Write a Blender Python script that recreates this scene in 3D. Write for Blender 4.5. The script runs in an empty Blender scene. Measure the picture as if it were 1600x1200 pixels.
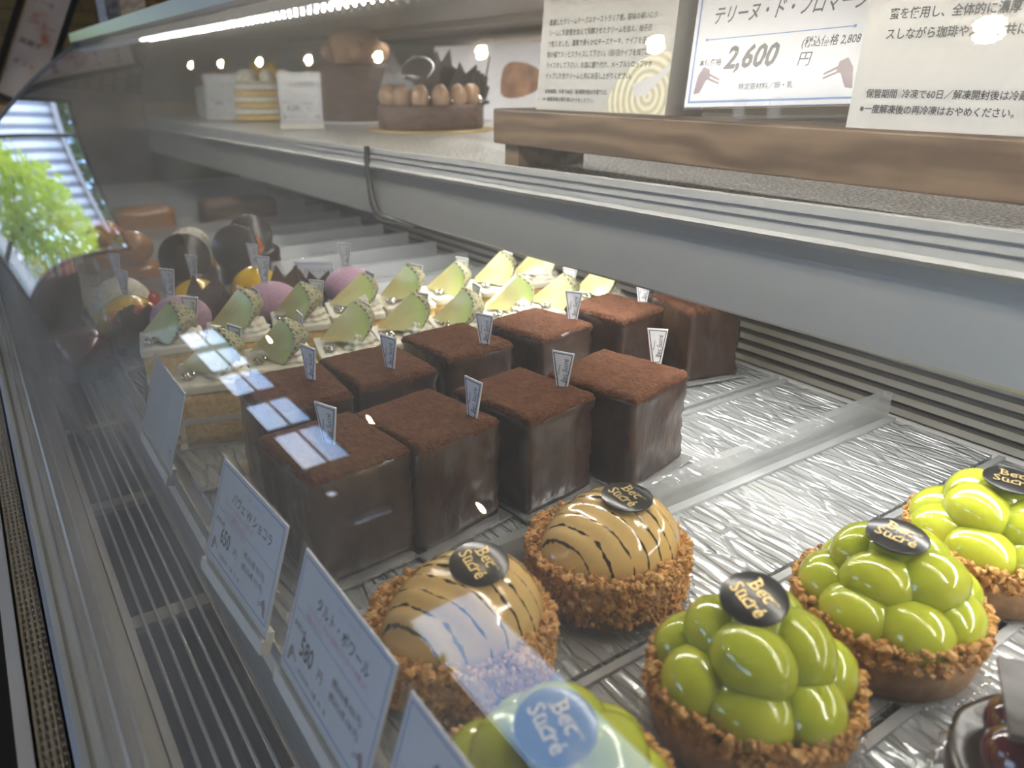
import bpy, math, random
from mathutils import Vector, Matrix, noise
random.seed(7)
SC = bpy.context.scene
COL = SC.collection
PI = math.pi
R = math.radians

# ------------------------------------------------------------------ camera, world, sun, big lights, exposure
cam = bpy.data.cameras.new('camera')
cam.lens = 27.0; cam.sensor_width = 36.0; cam.clip_start = 0.005; cam.clip_end = 200
cam.dof.use_dof = True; cam.dof.focus_distance = 0.42; cam.dof.aperture_fstop = 10.0
cam_o = bpy.data.objects.new('camera', cam); COL.objects.link(cam_o)
cam_o.location = (0, 0, .215); cam_o.rotation_euler = (R(90 - 21.8), 0, R(-34.7))
SC.camera = cam_o

SC.view_settings.view_transform = 'Standard'; SC.view_settings.look = 'None'
SC.view_settings.gamma = 1; SC.view_settings.use_curve_mapping = False
SC.view_settings.exposure = 0.0
cy = SC.cycles
cy.max_bounces = 10; cy.transparent_max_bounces = 24; cy.glossy_bounces = 4; cy.diffuse_bounces = 3
cy.sample_clamp_indirect = 4; cy.caustics_reflective = False; cy.caustics_refractive = False
cy.use_denoising = True

world = bpy.data.worlds.new('sky'); SC.world = world; world.use_nodes = True
wn = world.node_tree.nodes; wl = world.node_tree.links
bg = wn['Background']; bg.inputs['Strength'].default_value = 7.0
tc = wn.new('ShaderNodeTexCoord'); mp = wn.new('ShaderNodeMapping'); mp.inputs['Scale'].default_value = (1.2, 1.2, 2.6)
nz = wn.new('ShaderNodeTexNoise'); nz.inputs['Scale'].default_value = 2.6; nz.inputs['Detail'].default_value = 6
rp = wn.new('ShaderNodeValToRGB')
rp.color_ramp.elements[0].position = .42; rp.color_ramp.elements[0].color = (.25, .46, .84, 1)
rp.color_ramp.elements[1].position = .66; rp.color_ramp.elements[1].color = (.93, .95, .98, 1)
wl.new(tc.outputs['Generated'], mp.inputs['Vector']); wl.new(mp.outputs[0], nz.inputs['Vector'])
wl.new(nz.outputs['Fac'], rp.inputs['Fac']); wl.new(rp.outputs[0], bg.inputs['Color'])

def lamp(name, kind, loc, energy, color=(1, 1, 1), rot=(0, 0, 0), **kw):
    d = bpy.data.lights.new(name, kind); d.energy = energy; d.color = color
    for k, v in kw.items(): setattr(d, k, v)
    o = bpy.data.objects.new(name, d); o.location = loc; o.rotation_euler = rot; COL.objects.link(o); return o
# sun over the street
lamp('sun', 'SUN', (0, 0, 20), 5.0, (1, .95, .85), Vector((-.42, .30, -.86)).to_track_quat('-Z', 'Y').to_euler(), angle=R(.6))
# strip lamp under the front edge of the glass shelf, lighting the trays
lamp('shelf_strip_lamp', 'AREA', (.352, .72, .112), 3.5, (1, .97, .92), (0, R(-6), 0), shape='RECTANGLE', size=.024, size_y=2.1)
# added fill light, hidden at the canopy rear, to brighten the upper shelf
lamp('rear_fill_light', 'AREA', (.668, .72, .2905), 3.0, (1, .96, .9), (0, 0, 0), shape='RECTANGLE', size=.02, size_y=2.0)

# ------------------------------------------------------------------ materials
MATS = {}
def mat(name, color=(.8, .8, .8), rough=.5, metal=0., coat=0., sss=0., sssr=.004, emis=None, es=0., ior=1.5, spec=.5,
        ramp=None, noise_s=None, stretch=(1, 1, 1), bump=None, bump_s=None, bump_d=.001, bump_kind='noise', trans=0., detail=4, coatr=.04, sheen=0.):
    if name in MATS: return MATS[name]
    m = bpy.data.materials.new(name); m.use_nodes = True
    n = m.node_tree.nodes; l = m.node_tree.links; b = n['Principled BSDF']
    b.inputs['Base Color'].default_value = (*color, 1); b.inputs['Roughness'].default_value = rough
    b.inputs['Metallic'].default_value = metal; b.inputs['IOR'].default_value = ior
    b.inputs['Coat Weight'].default_value = coat; b.inputs['Coat Roughness'].default_value = coatr
    b.inputs['Specular IOR Level'].default_value = spec; b.inputs['Transmission Weight'].default_value = trans
    b.inputs['Sheen Weight'].default_value = sheen
    if sss:
        b.inputs['Subsurface Weight'].default_value = sss; b.inputs['Subsurface Radius'].default_value = (1, .8, .4)
        b.inputs['Subsurface Scale'].default_value = sssr
    if emis: b.inputs['Emission Color'].default_value = (*emis, 1); b.inputs['Emission Strength'].default_value = es
    t = n.new('ShaderNodeTexCoord'); mp = n.new('ShaderNodeMapping'); mp.inputs['Scale'].default_value = stretch
    l.new(t.outputs['Object'], mp.inputs['Vector'])
    if ramp:
        nz = n.new('ShaderNodeTexNoise'); nz.inputs['Scale'].default_value = noise_s or 50; nz.inputs['Detail'].default_value = detail
        l.new(mp.outputs[0], nz.inputs['Vector'])
        r = n.new('ShaderNodeValToRGB'); e = r.color_ramp.elements
        for i, (p, c) in enumerate(ramp):
            x = e[i] if i < 2 else e.new(p)
            x.position = p; x.color = (*c, 1)
        l.new(nz.outputs['Fac'], r.inputs['Fac']); l.new(r.outputs[0], b.inputs['Base Color'])
    if bump:
        if bump_kind == 'noise':
            q = n.new('ShaderNodeTexNoise'); q.inputs['Detail'].default_value = 5; out = 'Fac'
        else:
            q = n.new('ShaderNodeTexVoronoi'); out = 'Distance'
            if bump_kind == 'crack': q.feature = 'DISTANCE_TO_EDGE'
        q.inputs['Scale'].default_value = bump_s or 100
        l.new(mp.outputs[0], q.inputs['Vector'])
        bp = n.new('ShaderNodeBump'); bp.inputs['Strength'].default_value = bump; bp.inputs['Distance'].default_value = bump_d
        l.new(q.outputs[out], bp.inputs['Height']); l.new(bp.outputs[0], b.inputs['Normal'])
        if coat: l.new(bp.outputs[0], b.inputs['Coat Normal'])
    MATS[name] = m; return m

def clear_mat(name, f0=.04, dust=0., dust_noise=0., tint=(1, 1, 1), body=0., bodycol=(.9, .92, .93), bump=0., bump_s=300, rough=0.0, stretch=(1, 1, 1), noise_scale=14):
    """thin clear sheet: see-through, Schlick mirror, optional film of dust and a little milky body"""
    if name in MATS: return MATS[name]
    m = bpy.data.materials.new(name); m.use_nodes = True
    n = m.node_tree.nodes; l = m.node_tree.links
    n.remove(n['Principled BSDF']); out = n['Material Output']
    g = n.new('ShaderNodeNewGeometry'); dt = n.new('ShaderNodeVectorMath'); dt.operation = 'DOT_PRODUCT'
    l.new(g.outputs['Incoming'], dt.inputs[0]); l.new(g.outputs['Normal'], dt.inputs[1])
    def mth(op, a, b=None):
        q = n.new('ShaderNodeMath'); q.operation = op
        for i, v in enumerate((a, b)):
            if v is None: continue
            if isinstance(v, (int, float)): q.inputs[i].default_value = v
            else: l.new(v, q.inputs[i])
        return q.outputs[0]
    c = mth('ABSOLUTE', dt.outputs['Value']); f = mth('POWER', mth('SUBTRACT', 1., c), 5.)
    f = mth('ADD', mth('MULTIPLY', f, 1 - f0), f0)
    tr = n.new('ShaderNodeBsdfTransparent'); tr.inputs[0].default_value = (*tint, 1)
    gl = n.new('ShaderNodeBsdfGlossy'); gl.inputs['Roughness'].default_value = rough
    t = n.new('ShaderNodeTexCoord'); mp = n.new('ShaderNodeMapping'); mp.inputs['Scale'].default_value = stretch
    l.new(t.outputs['Object'], mp.inputs['Vector'])
    if bump:
        q = n.new('ShaderNodeTexNoise'); q.inputs['Scale'].default_value = bump_s; l.new(mp.outputs[0], q.inputs['Vector'])
        bp = n.new('ShaderNodeBump'); bp.inputs['Strength'].default_value = bump; bp.inputs['Distance'].default_value = .001
        l.new(q.outputs['Fac'], bp.inputs['Height']); l.new(bp.outputs[0], gl.inputs['Normal'])
    cur = tr.outputs[0]
    if body or dust or dust_noise:
        df = n.new('ShaderNodeBsdfDiffuse'); df.inputs[0].default_value = (*bodycol, 1)
        tl = n.new('ShaderNodeBsdfTranslucent'); tl.inputs[0].default_value = (*bodycol, 1)
        mm = n.new('ShaderNodeMixShader'); l.new(df.outputs[0], mm.inputs[1]); l.new(tl.outputs[0], mm.inputs[2])
        mx = n.new('ShaderNodeMixShader')
        if dust_noise:
            a = n.new('ShaderNodeTexNoise'); a.inputs['Scale'].default_value = noise_scale; a.inputs['Detail'].default_value = 3
            l.new(t.outputs['Object'], a.inputs['Vector'])
            s = n.new('ShaderNodeTexNoise'); s.inputs['Scale'].default_value = 60; s.inputs['Detail'].default_value = 4
            m2 = n.new('ShaderNodeMapping'); m2.inputs['Scale'].default_value = (1, 12, 1.4); m2.inputs['Rotation'].default_value = (R(35), 0, R(20))
            l.new(t.outputs['Object'], m2.inputs['Vector']); l.new(m2.outputs[0], s.inputs['Vector'])
            pa = mth('POWER', a.outputs['Fac'], 2.5); ps = mth('POWER', s.outputs['Fac'], 4.)
            v = mth('ADD', mth('MULTIPLY', mth('ADD', pa, ps), dust_noise), dust + body)
            cc = mth('MAXIMUM', c, .09); l.new(mth('SUBTRACT', 1., mth('POWER', mth('SUBTRACT', 1., v), mth('DIVIDE', 1., cc))), mx.inputs[0])
        else: mx.inputs[0].default_value = dust + body
        l.new(cur, mx.inputs[1]); l.new(mm.outputs[0], mx.inputs[2]); cur = mx.outputs[0]
    m3 = n.new('ShaderNodeMixShader'); l.new(f, m3.inputs[0]); l.new(cur, m3.inputs[1]); l.new(gl.outputs[0], m3.inputs[2])
    l.new(m3.outputs[0], out.inputs['Surface'])
    MATS[name] = m; return m

def tweak(m, fn):
    fn(m.node_tree.nodes, m.node_tree.links, m.node_tree.nodes['Principled BSDF']); return m

alu = mat('brushed aluminium', (.52, .53, .545), .32, .85, bump=.15, bump_s=300, bump_d=.0004, stretch=(1, .01, 1))
alu_dark = mat('satin fascia aluminium', (.32, .31, .295), .42, .45, bump=.12, bump_s=260, bump_d=.0004, stretch=(1, .01, 1))
alu_light = mat('ridged aluminium', (.37, .37, .365), .65, .2)
steel = mat('steel plate', (.47, .45, .41), .22, .85, bump=.35, bump_s=160, bump_d=.0006, stretch=(.25, 1, 1))
rod_m = mat('grille rod', (.62, .6, .57), .25, .8)
well_m = mat('dark duct', (.02, .02, .02), .5)
white_m = mat('white laminate', (.8, .8, .78), .35)
cream_bar = mat('cream plastic strip', (.72, .68, .6), .4)
rubber = mat('black rubber', (.03, .03, .03), .4)
bronze = mat('bronze laminate', (.17, .135, .105), .35)
choc = mat('dark chocolate glaze', (.035, .0135, .008), .34, coat=.45, coatr=.2, ramp=[(.35, (.026, .012, .008)), (.7, (.06, .028, .018))], noise_s=45, bump=.6, bump_s=75, bump_d=.003, stretch=(1, 1, .7))
cocoa = mat('cocoa powder', (.13, .05, .026), .95, spec=.05, ramp=[(.3, (.085, .036, .021)), (.7, (.15, .07, .042))], noise_s=240, bump=1., bump_s=420, bump_d=.0022)
boardm = mat('silver cake board', (.78, .79, .8), .18, .75)
paper = mat('white card', (.74, .74, .77), .45)
paper_w = mat('warm white card', (.43, .415, .40), .5)
ink = mat('black ink', (.03, .03, .035), .5)
blue_ink = mat('blue ink', (.12, .26, .55), .5)
pale_ink = mat('pale blue ink', (.5, .6, .8), .5)
red_ink = mat('pink ink', (.75, .2, .3), .5)
lilac_ink = mat('dusky purple ink', (.3, .2, .22), .5)
seal_m = mat('black seal paper', (.012, .012, .014), .3, coat=.5, coatr=.15)
gold = mat('gold foil', (.72, .55, .25), .42, .7)
cream_m = mat('whipped cream', (.86, .82, .68), .42, sss=.25, sssr=.003, bump=.1, bump_s=180, bump_d=.0006)
sponge = mat('yellow sponge', (.85, .55, .16), .85, ramp=[(.35, (.78, .46, .1)), (.65, (.92, .7, .3))], noise_s=260, bump=.6, bump_s=420, bump_d=.001)
crumb_m = mat('baked crumble', (.6, .32, .1), .75, ramp=[(.3, (.45, .2, .05)), (.55, (.66, .36, .12)), (.75, (.8, .54, .27))], noise_s=300, bump=.7, bump_s=600, bump_d=.001)
crust_m = mat('tart crust', (.4, .22, .1), .7, ramp=[(.3, (.32, .17, .075)), (.7, (.5, .3, .16))], noise_s=170, bump=.45, bump_s=500, bump_d=.0008)
grape_m = mat('glazed green grape', (.5, .56, .035), .12, coat=1., coatr=.03, sss=.6, sssr=.009, ramp=[(.3, (.44, .5, .03)), (.7, (.62, .66, .07))], noise_s=40)
pearl_m = mat('silver pearl', (.85, .83, .78), .12, 1.)
plastic = clear_mat('clear plastic doily', .16, body=.16, rough=.08)
acrylic = clear_mat('textured acrylic', .10, body=.34, bodycol=(.82, .84, .85), bump=1., bump_s=240, rough=.1, stretch=(.5, 1, 1))
sleeve = clear_mat('clear sleeve', .03, body=.04, rough=.3)
glass = clear_mat('case glass', .042, dust=.02, dust_noise=.09, bodycol=(.9, .86, .8), tint=(.985, .992, .988))
glass_edge = clear_mat('clear glass', .042, dust=.02, tint=(.97, .99, .98))
led = mat('lit diode', (1, 1, 1), .4, emis=(1, .94, .82), es=430)
down_m = mat('lit lamp bead', (1, 1, 1), .4, emis=(1, .80, .48), es=230)
purple = mat('lilac cocoa velvet', (.5, .28, .42), .7, ramp=[(.3, (.43, .23, .36)), (.7, (.58, .36, .5))], noise_s=500, bump=.5, bump_s=900, bump_d=.0008, sheen=.3)
yellowg = mat('yellow mirror glaze', (.82, .52, .02), .08, coat=1.)
whiteegg = mat('speckled white chocolate', (.75, .7, .58), .5, ramp=[(.3, (.45, .38, .25)), (.5, (.78, .74, .64))], noise_s=220)
darkchoc = mat('plain dark chocolate', (.03, .018, .014), .3, coat=.3, coatr=.2, bump=.3, bump_s=60, bump_d=.002)
bark_m = mat('milk chocolate bark', (.11, .06, .038), .5, ramp=[(.3, (.06, .034, .022)), (.7, (.16, .095, .062))], noise_s=60, stretch=(1, 1, 2.5), bump=.6, bump_s=70, bump_d=.004)
fur_m = mat('brown piped cream', (.5, .31, .19), .9, bump=1., bump_s=420, bump_d=.002)
shell_m = mat('caramel shell', (.44, .27, .16), .3, coat=.4)
berry_m = mat('red berry', (.45, .04, .02), .2, coat=.8)
orange_m = mat('orange fruit', (.75, .22, .04), .2, coat=.8)
darkberry = mat('dark berry', (.03, .025, .05), .25, coat=.4)
burgundy = mat('burgundy glaze', (.09, .008, .018), .1, coat=1.)
caramel = mat('caramel glaze', (.45, .2, .05), .2, coat=.6)
leaf_m = mat('leaf green', (.2, .33, .04), .6)
shelf_m = mat('hammered shelf glass', (.6, .59, .56), .22, .0, coat=.4, coatr=.15, bump=.45, bump_s=420, bump_d=.0012, bump_kind='vor', ramp=[(.46, (.5, .49, .46)), (.56, (.97, .96, .94))], noise_s=380, detail=2)  # sparkle of the hammered surface put into the colour as pale specks
mirror_b = mat('bronze mirror', (.3, .26, .22), .18, .9)

def wood_mat(name, c0, c1, sc=(2, .5, 2), rough=.45):
    m = mat(name, c1, rough, bump=.1, bump_s=200, bump_d=.0005, stretch=(3, .3, 3))
    def f(n, l, b):
        t = n.new('ShaderNodeTexCoord'); mp = n.new('ShaderNodeMapping'); mp.inputs['Scale'].default_value = sc
        w = n.new('ShaderNodeTexWave'); w.wave_type = 'BANDS'; w.bands_direction = 'Z'
        w.inputs['Scale'].default_value = 9; w.inputs['Distortion'].default_value = 9; w.inputs['Detail'].default_value = 4; w.inputs['Detail Scale'].default_value = 1.6
        nz = n.new('ShaderNodeTexNoise'); nz.inputs['Scale'].default_value = 90; nz.inputs['Detail'].default_value = 5
        m2 = n.new('ShaderNodeMapping'); m2.inputs['Scale'].default_value = (2, .12, 2)
        ad = n.new('ShaderNodeMath'); ad.operation = 'MULTIPLY_ADD'; ad.inputs[1].default_value = .45
        mu = n.new('ShaderNodeMath'); mu.operation = 'MULTIPLY'; mu.inputs[1].default_value = .55
        r = n.new('ShaderNodeValToRGB'); r.color_ramp.elements[0].color = (*c0, 1); r.color_ramp.elements[1].color = (*c1, 1)
        r.color_ramp.elements[0].position = .25; r.color_ramp.elements[1].position = .75
        l.new(t.outputs['Object'], mp.inputs[0]); l.new(mp.outputs[0], w.inputs[0]); l.new(t.outputs['Object'], m2.inputs[0]); l.new(m2.outputs[0], nz.inputs[0])
        l.new(nz.outputs['Fac'], mu.inputs[0]); l.new(w.outputs['Fac'], ad.inputs[0]); l.new(mu.outputs[0], ad.inputs[2])
        l.new(ad.outputs[0], r.inputs[0]); l.new(r.outputs[0], b.inputs['Base Color'])
    return tweak(m, f)
oak = wood_mat('oak board', (.07, .042, .024), (.165, .108, .066))
amber_wood = wood_mat('amber wood', (.25, .13, .05), (.5, .3, .12))

def tray_f(n, l, b):
    """embossed tray floor: long torn ridges running along the case with a few cross breaks"""
    t = n.new('ShaderNodeTexCoord'); mp = n.new('ShaderNodeMapping'); mp.inputs['Scale'].default_value = (1, .2, 1); mp.inputs['Rotation'].default_value = (0, 0, R(8))
    dn = n.new('ShaderNodeTexNoise'); dn.inputs['Scale'].default_value = 60; dn.inputs['Detail'].default_value = 3
    mixv = n.new('ShaderNodeMix'); mixv.data_type = 'VECTOR'; mixv.inputs['Factor'].default_value = .012
    v = n.new('ShaderNodeTexVoronoi'); v.feature = 'DISTANCE_TO_EDGE'; v.inputs['Scale'].default_value = 150
    v2 = n.new('ShaderNodeTexVoronoi'); v2.inputs['Scale'].default_value = 150
    l.new(t.outputs['Object'], mp.inputs[0]); l.new(mp.outputs[0], mixv.inputs['A']); l.new(mp.outputs[0], dn.inputs[0]); l.new(dn.outputs['Color'], mixv.inputs['B'])
    l.new(mixv.outputs['Result'], v.inputs[0]); l.new(mixv.outputs['Result'], v2.inputs[0])
    r = n.new('ShaderNodeValToRGB'); r.color_ramp.elements[0].position = 0; r.color_ramp.elements[1].position = .16
    l.new(v.outputs['Distance'], r.inputs[0])
    ad = n.new('ShaderNodeMath'); ad.operation = 'MULTIPLY_ADD'; ad.inputs[1].default_value = 1.2
    l.new(v2.outputs['Distance'], ad.inputs[0]); l.new(r.outputs[0], ad.inputs[2])
    bp = n.new('ShaderNodeBump'); bp.inputs['Strength'].default_value = .85; bp.inputs['Distance'].default_value = .0022
    l.new(ad.outputs[0], bp.inputs['Height']); l.new(bp.outputs[0], b.inputs['Normal'])
tray_m = tweak(mat('embossed silver tray', (.62, .635, .65), .24, .45), tray_f)

def pear_f(n, l, b):
    t = n.new('ShaderNodeTexCoord'); sp = n.new('ShaderNodeSeparateXYZ'); l.new(t.outputs['Object'], sp.inputs[0])
    def mth(op, a, b_=None, c_=None):
        q = n.new('ShaderNodeMath'); q.operation = op
        for i, v in enumerate((a, b_, c_)):
            if v is None: continue
            if isinstance(v, (int, float)): q.inputs[i].default_value = v
            else: l.new(v, q.inputs[i])
        return q.outputs[0]
    nz = n.new('ShaderNodeTexNoise'); nz.inputs['Scale'].default_value = 40; l.new(t.outputs['Object'], nz.inputs[0])
    n2 = n.new('ShaderNodeTexNoise'); n2.inputs['Scale'].default_value = 260; n2.inputs['Detail'].default_value = 3; l.new(t.outputs['Object'], n2.inputs[0])
    x = mth('ADD', mth('ADD', sp.outputs[0], mth('MULTIPLY', nz.outputs['Fac'], .006)), mth('MULTIPLY', sp.outputs[1], .3))
    d = mth('ABSOLUTE', mth('SUBTRACT', mth('FRACT', mth('MULTIPLY', x, 150.)), .5))
    wdt = mth('ADD', .035, mth('MULTIPLY', mth('SUBTRACT', n2.outputs['Fac'], .45), .35))
    mask = mth('LESS_THAN', d, wdt)
    mx = n.new('ShaderNodeMix'); mx.data_type = 'RGBA'; mx.inputs['A'].default_value = (.80, .55, .22, 1); mx.inputs['B'].default_value = (.035, .018, .01, 1)
    l.new(mask, mx.inputs['Factor']); l.new(mx.outputs['Result'], b.inputs['Base Color'])
pear_m = tweak(mat('glazed scorched pear', (.7, .45, .14), .13, coat=1., sss=.3, sssr=.004, bump=.12, bump_s=120, bump_d=.0015), pear_f)

def melon_f(n, l, b):
    t = n.new('ShaderNodeTexCoord'); sp = n.new('ShaderNodeSeparateXYZ'); l.new(t.outputs['Object'], sp.inputs[0])
    r = n.new('ShaderNodeValToRGB'); e = r.color_ramp.elements
    e[0].position = .0; e[0].color = (.85, .72, .33, 1); e[1].position = 1; e[1].color = (.3, .48, .1, 1)
    q = e.new(.55); q.color = (.82, .8, .4, 1); q = e.new(.85); q.color = (.62, .72, .25, 1)
    mr = n.new('ShaderNodeMapRange'); mr.inputs['From Min'].default_value = 0.; mr.inputs['From Max'].default_value = .040
    l.new(sp.outputs[0], mr.inputs['Value']); l.new(mr.outputs[0], r.inputs[0]); l.new(r.outputs[0], b.inputs['Base Color'])
melon_m = tweak(mat('melon flesh', (.7, .7, .2), .25, coat=.4, sss=.3, sssr=.004, bump=.35, bump_s=160, bump_d=.0015, stretch=(.4, 1, 1)), melon_f)
def rind_f(n, l, b):
    t = n.new('ShaderNodeTexCoord'); v = n.new('ShaderNodeTexVoronoi'); v.feature = 'DISTANCE_TO_EDGE'; v.inputs['Scale'].default_value = 300
    r = n.new('ShaderNodeValToRGB'); r.color_ramp.elements[0].position = .09; r.color_ramp.elements[0].color = (.5, .46, .3, 1)
    r.color_ramp.elements[1].position = .2; r.color_ramp.elements[1].color = (.13, .15, .06, 1)
    l.new(t.outputs['Object'], v.inputs[0]); l.new(v.outputs['Distance'], r.inputs[0]); l.new(r.outputs[0], b.inputs['Base Color'])
rind_m = tweak(mat('netted melon rind', (.3, .3, .15), .6), rind_f)

# ------------------------------------------------------------------ mesh helpers
class MB:
    def __init__(s): s.v = []; s.f = []; s.sm = []
    def add(s, vs, fs, smooth=False):
        o = len(s.v); s.v += [tuple(v) for v in vs]; s.f += [tuple(i + o for i in f) for f in fs]; s.sm += [smooth] * len(fs); return s
    def box(s, x0, x1, y0, y1, z0, z1):
        vs = [(x, y, z) for z in (z0, z1) for y in (y0, y1) for x in (x0, x1)]
        return s.add(vs, [(0, 2, 3, 1), (4, 5, 7, 6), (0, 1, 5, 4), (2, 6, 7, 3), (0, 4, 6, 2), (1, 3, 7, 5)])
    def prism(s, prof, y0, y1, axis='y', closed=True, smooth=False):
        """profile of (x,z) points extruded along y"""
        k = len(prof); mk = (lambda p, y: (p[0], y, p[1])) if axis == 'y' else ((lambda p, y: (y, p[0], p[1])) if axis == 'x' else (lambda p, y: (p[0], p[1], y)))
        vs = [mk(p, y0) for p in prof] + [mk(p, y1) for p in prof]
        fs = [(i, (i + 1) % k, (i + 1) % k + k, i + k) for i in range(k if closed else k - 1)]
        s.add(vs, fs, smooth)
        if closed: s.add(vs, [tuple(range(k - 1, -1, -1)), tuple(range(k, 2 * k))])
        return s
    def lathe(s, prof, seg=40, star=0, amp=0., twist=0., c=(0, 0, 0), smooth=True, jit=0., sy=1.):
        vs = []; fs = []; m = len(prof)
        for i, (r, z) in enumerate(prof):
            for k in range(seg):
                a = 2 * PI * k / seg
                q = r * (1 + (amp * math.cos(star * a + twist * z) if star else 0)) if not isinstance(amp, (list, tuple)) else r * (1 + amp[i] * math.cos(star * a))
                if jit: q += jit * noise.noise(Vector((math.cos(a) * 3, math.sin(a) * 3, z * 150)))
                vs.append((c[0] + q * math.cos(a), c[1] + sy * q * math.sin(a), c[2] + z))
        for i in range(m - 1):
            for k in range(seg):
                fs.append((i * seg + k, i * seg + (k + 1) % seg, (i + 1) * seg + (k + 1) % seg, (i + 1) * seg + k))
        s.add(vs, fs, smooth)
        if prof[0][0] > 1e-6: s.add(vs[:seg], [tuple(range(seg - 1, -1, -1))])
        if prof[-1][0] > 1e-6: s.add(vs[-seg:], [tuple(range(seg))])
        return s
    def ball(s, c, r, seg=16, ring=10, rot=None, jit=0., zmin=None):
        rx, ry, rz = r if isinstance(r, (tuple, list)) else (r, r, r)
        M = rot or Matrix.Identity(3); vs = []; fs = []; c = Vector(c)
        ph = random.random() * 50
        for i in range(ring + 1):
            t = PI * i / ring
            for k in range(seg):
                a = 2 * PI * k / seg; p = Vector((math.sin(t) * math.cos(a), math.sin(t) * math.sin(a), -math.cos(t)))
                if jit: p *= 1 + jit * noise.noise(p * 1.7 + Vector((ph, ph, ph)))
                q = M @ Vector((p.x * rx, p.y * ry, p.z * rz)) + c
                if zmin is not None and q.z < zmin: q.z = zmin
                vs.append(q)
        for i in range(ring):
            for k in range(seg):
                fs.append((i * seg + k, i * seg + (k + 1) % seg, (i + 1) * seg + (k + 1) % seg, (i + 1) * seg + k))
        return s.add(vs, fs, True)
    def tube(s, pts, r, seg=8, closed=False):
        P = [Vector(p) for p in pts]; vs = []; fs = []; m = len(P)
        for i, p in enumerate(P):
            d = (P[min(i + 1, m - 1)] - P[max(i - 1, 0)]).normalized()
            u = d.orthogonal().normalized() if i == 0 else (u - d * u.dot(d)).normalized()
            w = d.cross(u)
            rr = r[i] if isinstance(r, (list, tuple)) else r
            for k in range(seg):
                a = 2 * PI * k / seg; vs.append(p + rr * (math.cos(a) * u + math.sin(a) * w))
        for i in range(m - 1):
            for k in range(seg): fs.append((i * seg + k, i * seg + (k + 1) % seg, (i + 1) * seg + (k + 1) % seg, (i + 1) * seg + k))
        s.add(vs, fs, True); s.add(vs[:seg], [tuple(range(seg - 1, -1, -1))]); s.add(vs[-seg:], [tuple(range(seg))]); return s
    def chunk(s, c, r):
        """small irregular crumb"""
        vs = []; ph = random.random() * 99
        for p in OCTA:
            q = Vector(p); q *= r * (.65 + .8 * random.random()); vs.append(q + Vector(c))
        return s.add(vs, OCTF)
    def text(s, body, size, M, bold=0., shear=0., align='LEFT', sx=1., spacing=1., lead=1.):
        me = text_mesh(body, bold, shear, align, spacing, lead)
        vs = [M @ Vector((v[0] * size * sx, v[1] * size, 0)) for v in me[0]]
        return s.add(vs, me[1])
    def sink(s):
        """the long shelf edge hangs a little lower toward the far end"""
        s.v = [(x, y, z + (.55 - y) * .015) for x, y, z in s.v]; return s
    def build(s, name, m, parent=None, label=None, bevel=0.):
        me = bpy.data.meshes.new(name); me.from_pydata(s.v, [], s.f); me.polygons.foreach_set('use_smooth', s.sm); me.materials.append(m); me.update()
        o = bpy.data.objects.new(name, me); COL.objects.link(o)
        if bevel:
            b = o.modifiers.new('bevel', 'BEVEL'); b.width = bevel; b.segments = 3; b.limit_method = 'ANGLE'
        if parent: o.parent = parent
        if label: o['label'] = label
        return o
_t = (1 + 5 ** .5) / 2
OCTA = [Vector(p).normalized() for p in [(-1, _t, 0), (1, _t, 0), (-1, -_t, 0), (1, -_t, 0), (0, -1, _t), (0, 1, _t), (0, -1, -_t), (0, 1, -_t), (_t, 0, -1), (_t, 0, 1), (-_t, 0, -1), (-_t, 0, 1)]]
OCTF = [(0, 11, 5), (0, 5, 1), (0, 1, 7), (0, 7, 10), (0, 10, 11), (1, 5, 9), (5, 11, 4), (11, 10, 2), (10, 7, 6), (7, 1, 8), (3, 9, 4), (3, 4, 2), (3, 2, 6), (3, 6, 8), (3, 8, 9), (4, 9, 5), (2, 4, 11), (6, 2, 10), (8, 6, 7), (9, 8, 1)]
_TX = {}
def text_mesh(body, bold=0., shear=0., align='LEFT', spacing=1., lead=1.):
    k = (body, bold, shear, align, spacing, lead)
    if k not in _TX:
        c = bpy.data.curves.new('lettering', 'FONT'); c.body = body; c.size = 1; c.offset = bold; c.shear = shear; c.align_x = align
        c.space_character = spacing; c.space_line = lead; c.resolution_u = 2; c.fill_mode = 'FRONT'
        o = bpy.data.objects.new('lettering', c); COL.objects.link(o); bpy.context.view_layer.update()
        me = bpy.data.meshes.new_from_object(o.evaluated_get(bpy.context.evaluated_depsgraph_get()))
        _TX[k] = ([tuple(v.co) for v in me.vertices], [tuple(p.vertices) for p in me.polygons])
        bpy.data.meshes.remove(me); bpy.data.objects.remove(o); bpy.data.curves.remove(c)
    return _TX[k]

def thing(name, label, cat, loc=(0, 0, 0), rz=0., group=None, rot=None):
    o = bpy.data.objects.new(name, None); o.empty_display_size = .01; COL.objects.link(o); o.location = loc
    o.rotation_euler = rot or (0, 0, rz); o['label'] = label; o['category'] = cat
    if group: o['group'] = group
    return o
def tag(o, label, cat, group=None, kind=None):
    o['label'] = label; o['category'] = cat
    if group: o['group'] = group
    if kind: o['kind'] = kind
    return o
def struct(o): o['kind'] = 'structure'; return o
def dup(root, loc, rz=0., label=None, group=None):
    r = root.copy(); COL.objects.link(r); r.location = loc; r.rotation_euler = (0, 0, rz)
    if label: r['label'] = label
    if group: r['group'] = group
    def kids(a, b):
        for ch in a.children:
            c = ch.copy(); COL.objects.link(c); c.parent = b; kids(ch, c)
    kids(root, r); return r
T = Matrix.Translation
def frame(loc, right, up):
    """matrix whose x is right, y is up, z faces the reader"""
    r = Vector(right).normalized(); u = Vector(up).normalized(); w = r.cross(u).normalized(); u = w.cross(r)
    M = Matrix((r, u, w)).transposed().to_4x4(); return T(Vector(loc)) @ M

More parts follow.
